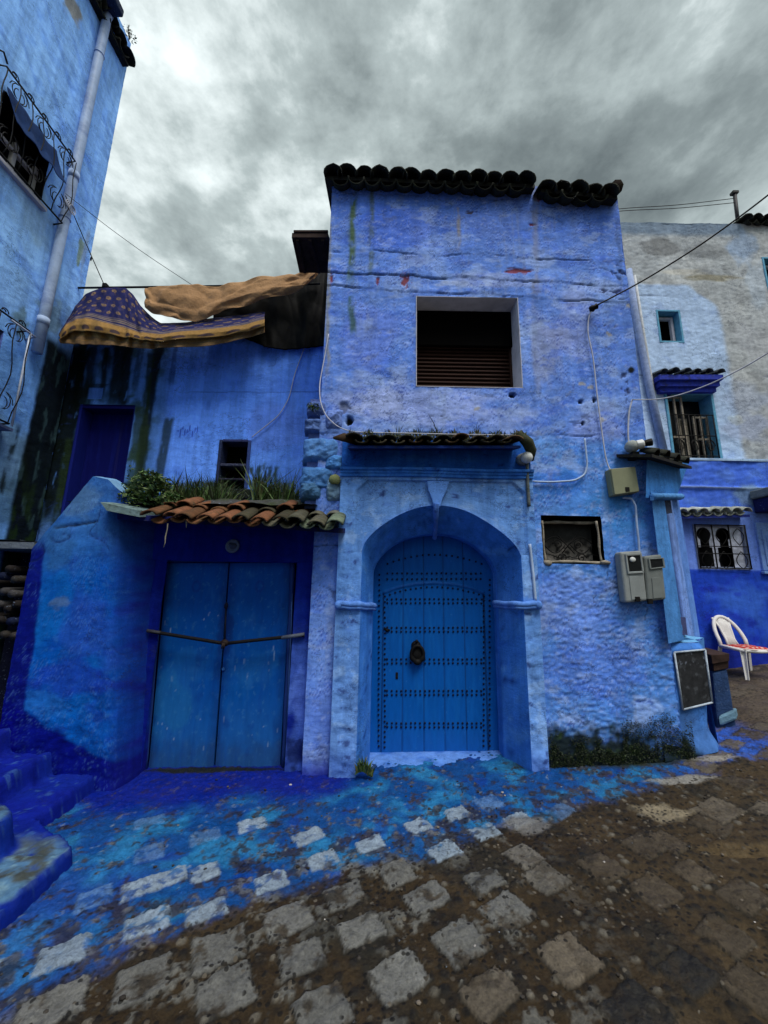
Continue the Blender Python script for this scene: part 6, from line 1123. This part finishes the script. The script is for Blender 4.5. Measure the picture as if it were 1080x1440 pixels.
# chair with a cushion up the slope
CX, CY = 4.90, 5.42; CZ = float(gz(CX, CY)); CR = RAD(-2)
chair = thing('plastic_chair', 'white plastic garden chair with a red checked cushion by the blue wall', 'chair', (CX, CY, CZ))
def lc(x, y, z): x, y, z = x*.88, y*.88, z*.88; return np.array((CX+x*cos(CR)-y*sin(CR), CY+x*sin(CR)+y*cos(CR), CZ+z))      # chair faces local -y
def tl(pts): return [lc(*p) for p in pts]
HS = .41
mb = MB(); u = np.linspace(-.21, .21, 14); v = np.linspace(-.22, .20, 14); P = np.array([[lc(x*(1-.1*(y > 0)), y, HS-.02*(1-(x/.21)**2)*.6) for x in u] for y in v]); mb.grid(P); P2 = P-(0, 0, .025); mb.grid(P2); 
mb.tube(tl([(-.21, .20, HS), (-.225, 0, HS), (-.22, -.22, HS-.01), (0, -.25, HS-.015), (.22, -.22, HS-.01), (.225, 0, HS), (.21, .20, HS)]), .022, 8); mb.build('seat', M['chair_plastic'], chair)
mb = MB(); arch = [(-.20, .19, HS)]+[(.205*-cos(a)*(1+.02*sin(a)), .19+.20*(.12+.88*sin(a))**1.0, HS+.10+.34*sin(a)) for a in np.linspace(.0, pi, 19)]+[(.20, .19, HS)]
mb.tube(tl(arch), .026, 8, flat=.8)
for i in range(9):
    k = (i-4)/4; mb.tube(tl([(k*.10, .385, HS+.425-.02*k*k), (k*.072, .33, HS+.30), (k*.05, .26, HS+.13), (k*.055, .21, HS+.01)]), [.010, .009, .008, .010], 6)
mb.tube(tl([(-.13, .39, HS+.42), (-.085, .32, HS+.28), (-.065, .25, HS+.10), (-.08, .20, HS)]), .016, 6); mb.tube(tl([(.13, .39, HS+.42), (.085, .32, HS+.28), (.065, .25, HS+.10), (.08, .20, HS)]), .016, 6); mb.add(tl([(-.08, .20, HS), (.08, .20, HS), (.065, .25, HS+.11), (-.065, .25, HS+.11)]), [(0, 1, 2, 3)]); mb.build('backrest', M['chair_plastic'], chair)
for sx, sy in ((-1, -1), (1, -1), (-1, 1), (1, 1)):
    mb = MB(); a = np.array((sx*.20, sy*.20, HS-.01)); b = np.array((sx*.25, sy*.26-.0, 0.0)); w = np.array((sx*.05, 0, 0)); w2 = np.array((0, sy*.05, 0))
    for ww, s in ((w, .7), (w2, 1)):
        p = [a-ww*.5, a+ww*.9, b+ww*.5, b-ww*.1]; n = w2*.22 if s == .7 else w*.22; mb.hexa([lc(*k) for k in p]+[lc(*(k-n)) for k in p])
    mb.build('leg', M['chair_plastic'], chair, .004)
mb = MB(); u = np.linspace(-.20, .20, 46); v = np.linspace(-.24, .17, 46); X, Y_ = np.meshgrid(u, v); bz = HS+.012+.035*(1-(X/.2)**4)*(1-((Y_+.035)/.205)**4)**1+.008*fbm(X*14, Y_*14, 3, 601); P = np.array([[lc(X[i, j]+.012*sin(Y_[i, j]*30), Y_[i, j]+.012*sin(X[i, j]*28), bz[i, j]) for j in range(46)] for i in range(46)])
ck = ((np.floor(X/.035)+np.floor(Y_/.035)) % 2)[..., None]; ck2 = ((np.floor(X/.035) % 2)*(np.floor(Y_/.035) % 2))[..., None]; cc = np.where(ck > 0, np.array((.42, .045, .035)), np.array((.52, .30, .26))); cc = np.where(ck2 > 0, np.array((.30, .02, .02)), cc); mb.grid(P, cc)
rim = [P[0, j] for j in range(0, 46, 3)]+[P[i, -1] for i in range(0, 46, 3)]+[P[-1, j] for j in range(45, -1, -3)]+[P[i, 0] for i in range(45, -1, -3)]; mb.tube([p-(0, 0, .004) for p in rim], .013, 6, (.55, .46, .42), True); o = mb.build('seat_cushion', M['cloth_attr']); tag(o, 'red and white checked cushion lying on the white plastic chair', 'cushion')
# stone plinth with a wooden plank on it, behind the buttress
mb = MB(); bx, by = 3.62, 4.24; bz = float(gz(bx, by)); Wp = .25
qf = [at(1002, 946, 4.15), at(1023, 940, 4.15), at(1036, 1020, 4.15), at(1010, 1036, 4.15)]; mb.prism([qf[0], qf[1], qf[2]+(0, 0, -.06), qf[3]+(0, 0, -.06)], (.12, .42, 0), (.022, .05, .13)); a = at(1012, 1008, 4.11); mb.prism([at(1010, 1008, 4.11), at(1034, 998, 4.11), at(1037, 1012, 4.11), at(1012, 1022, 4.11)], (.1, .1, 0), (.12, .22, .30)); pl = mb.build('stone_plinth', M['stone_attr'], None, .02); tag(pl, 'dark blue stone plinth behind the buttress of the studded door house', 'plinth')
mb = MB(); mb.prism([at(1000, 921, 4.12), at(1026, 919, 4.12), at(1026, 930, 4.12), at(1002, 934, 4.12)], (.1, .4, .0), (.10, .055, .03)); mb.prism([at(1003, 932, 4.14), at(1025, 930, 4.14), at(1025, 940, 4.14), at(1004, 944, 4.14)], (.1, .35, 0), (.03, .02, .015)); o = mb.build('wooden_board', M['brown_wood'], None, .006); tag(o, 'short brown wooden board stacked on the dark stone plinth', 'board')

# ------------------------------------------------------------------ plants
def leaves(mb, c, rad, n, size, cols, seed, flat=.6):
    rs = np.random.RandomState(seed)
    for i in range(n):
        d = rs.randn(3); d /= np.linalg.norm(d); r = rs.rand()**.45; p = np.asarray(c)+d*np.asarray(rad)*r; s = size*rs.uniform(.5, 1.2); a = rs.randn(3); a[2] = a[2]*flat; a /= np.linalg.norm(a); b = np.cross(a, rs.randn(3)); b /= np.linalg.norm(b); nrm = np.cross(a, b)
        col = np.array(cols[rs.randint(len(cols))])*rs.uniform(.6, 1.35); mb.add([p-a*s, p-b*s*.42+nrm*s*.12, p+a*s, p+b*s*.42+nrm*s*.12], [(0, 1, 2, 3)], col)
def blades(mb, x0, x1, y0, y1, zf, n, h, w, cols, seed):
    rs = np.random.RandomState(seed)
    for i in range(n):
        x = rs.uniform(x0, x1); y = rs.uniform(y0, y1); z = zf(x, y); H = h(x)*rs.uniform(.4, 1.1); lean = rs.randn(2)*.38*H; col = np.array(cols[rs.randint(len(cols))])*rs.uniform(.55, 1.3); a = rs.uniform(0, pi); ww = w*rs.uniform(.5, 1.7); dx, dy = ww*cos(a), ww*sin(a)
        mb.add([(x-dx, y-dy, z), (x+dx, y+dy, z), (x+dx*.7+lean[0]*.4, y+dy*.7+lean[1]*.4, z+H*.55), (x-dx*.7+lean[0]*.4, y-dy*.7+lean[1]*.4, z+H*.55), (x+lean[0], y+lean[1], z+H)], [(0, 1, 2, 3), (3, 2, 4)], col)
GR = ((.045, .095, .022), (.065, .12, .026), (.022, .05, .014), (.10, .14, .045)); DK = ((.02, .032, .010), (.03, .045, .014), (.05, .05, .02))
mb = MB(); 
for px, py, r in ((190, 694, .15), (205, 685, .14), (222, 697, .13), (178, 702, .10), (212, 672, .09), (240, 704, .10), (200, 705, .15), (228, 680, .07), (250, 706, .07)):
    p = at(px, py, 3.62); leaves(mb, p, (r*1.15, .15, r*.9), 230, .030, GR, px)
for k in range(9): p = at(186+k*6, 708, 3.62); mb.tube([p, p+(random.uniform(-.04, .04), 0, .1), p+(random.uniform(-.08, .08), -.02, random.uniform(.18, .30))], [.006, .005, .002], 5, (.05, .05, .02))
p = at(182, 664, 3.62); leaves(mb, p, (.03, .03, .10), 24, .02, GR, 9); o = mb.build('leafy_shrub', M['leaf']); tag(o, 'small leafy green shrub rooted in the left end of the shop canopy tiles', 'shrub')
def tuft(name, label, px0, px1, pyb, Y0, Y1, n, h, seed, cols=DK, w=.006, cat='grass tuft', grp=None):
    mb = MB(); a = at(px0, pyb, Y0); b = at(px1, pyb, Y0); z0 = a[2]; blades(mb, a[0], b[0], Y0, Y1, lambda x, y: z0+(b[2]-z0)*(x-a[0])/(b[0]-a[0])+.02*sin(x*31), n, h if callable(h) else (lambda x: h), w, cols, seed); o = mb.build(name, M['leaf']); tag(o, label, cat, grp); return o
tuft('grass_tuft', 'dark grass growing along the canopy between the leafy shrub and the block vent', 232, 306, 706, 3.8, 4.5, 1500, .30, 701, GR+DK)
tuft('grass_tuft', 'dense grass clump growing on the canopy just right of the block vent', 350, 402, 706, 4.0, 4.7, 1400, lambda x: .48-.25*abs(sin(x*9)), 702, GR+DK)
tuft('grass_tuft', 'low sparse grass at the right end of the shop canopy by the corner stones', 400, 440, 708, 3.9, 4.4, 160, .12, 703)
tuft('grass_tuft', 'short grass at the foot of the left door pier', 500, 524, 1090, YP-.06, YP-.01, 120, .12, 704, GR+((.12, .11, .03),))
tuft('canopy_moss', 'fringe of moss and dry weeds along the top of the door canopy', 490, 740, 611, YF-.24, YF-.03, 1500, .055, 705, DK+((.07, .065, .03), (.05, .06, .02)), .005, 'moss')['kind'] = 'stuff'
for i, (px, h) in enumerate(((557, .20), (588, .14), (614, .17), (668, .10))):
    tuft('weed_stem', ('tallest thin weed standing on the door canopy left of its middle', 'second thin weed from the left on the door canopy', 'thin weed on the door canopy just above the keystone', 'short weed standing on the mossy right half of the door canopy')[i], px, px+4, 611, YF-.12, YF-.08, 9, h, 710+i, DK, .004, 'weed', 'weeds on the door canopy')
mb = MB(); p = atx(183, 48, XL_+.22); leaves(mb, p, (.08, .14, .10), 60, .022, DK, 720); 
for i in range(6): mb.tube([p+(0, 0, -.12), p+(random.uniform(-.03, .08), random.uniform(-.1, .1), random.uniform(.0, .14))], [.005, .002], 5, (.03, .03, .015))
tag(mb.build('eave_weed', M['leaf']), 'scrubby weed sprouting from the tiles at the top of the tall side house', 'weed')
mb = MB(); p = at(440, 572, YF-.06); leaves(mb, p, (.07, .03, .05), 70, .018, GR, 722); tag(mb.build('wall_weed', M['leaf']), 'little green weed growing on the top corner stone', 'weed')
mb = MB(); rs = np.random.RandomState(730)      # shaggy moss at the foot of the wall
for i in range(26000):
    x = rs.uniform(1.38, 2.72); t = rs.rand(); top = .32+.13*float(fbm(np.array([x*3.1]), np.array([.5]), 3, 731)[0])+(.10 if x > 2.1 else 0)-(.10 if x > 2.6 else 0); z = float(gzz(x))-.03+top*t**.8
    if float(fbm(np.array([x*7]), np.array([z*8]), 3, 733)[0])+.45*(1-t)+(.2 if x > 2.1 else (-.12 if x > 1.55 else .2)) < .05: continue
    if rs.rand() < t**1.4*.85: continue
    y = YF-.006-.010*(1-t); s = rs.uniform(.0025, .0075); a = rs.randn(3); a /= np.linalg.norm(a); b = np.cross(a, rs.randn(3)); b /= np.linalg.norm(b); col = np.array(((.006, .009, .003), (.009, .014, .004), (.026, .044, .008), (.012, .022, .004))[rs.randint(4)])*rs.uniform(.6, 1.3); p = np.array((x, y-rs.rand()*.012, z)); mb.add([p-a*s, p+b*s*.6, p+a*s, p-b*s*.6], [(0, 1, 2, 3)], col)
tag(mb.build('wall_moss', M['leaf']), 'dark green moss growing over the foot of the wall right of the studded door', 'moss', None, 'stuff')
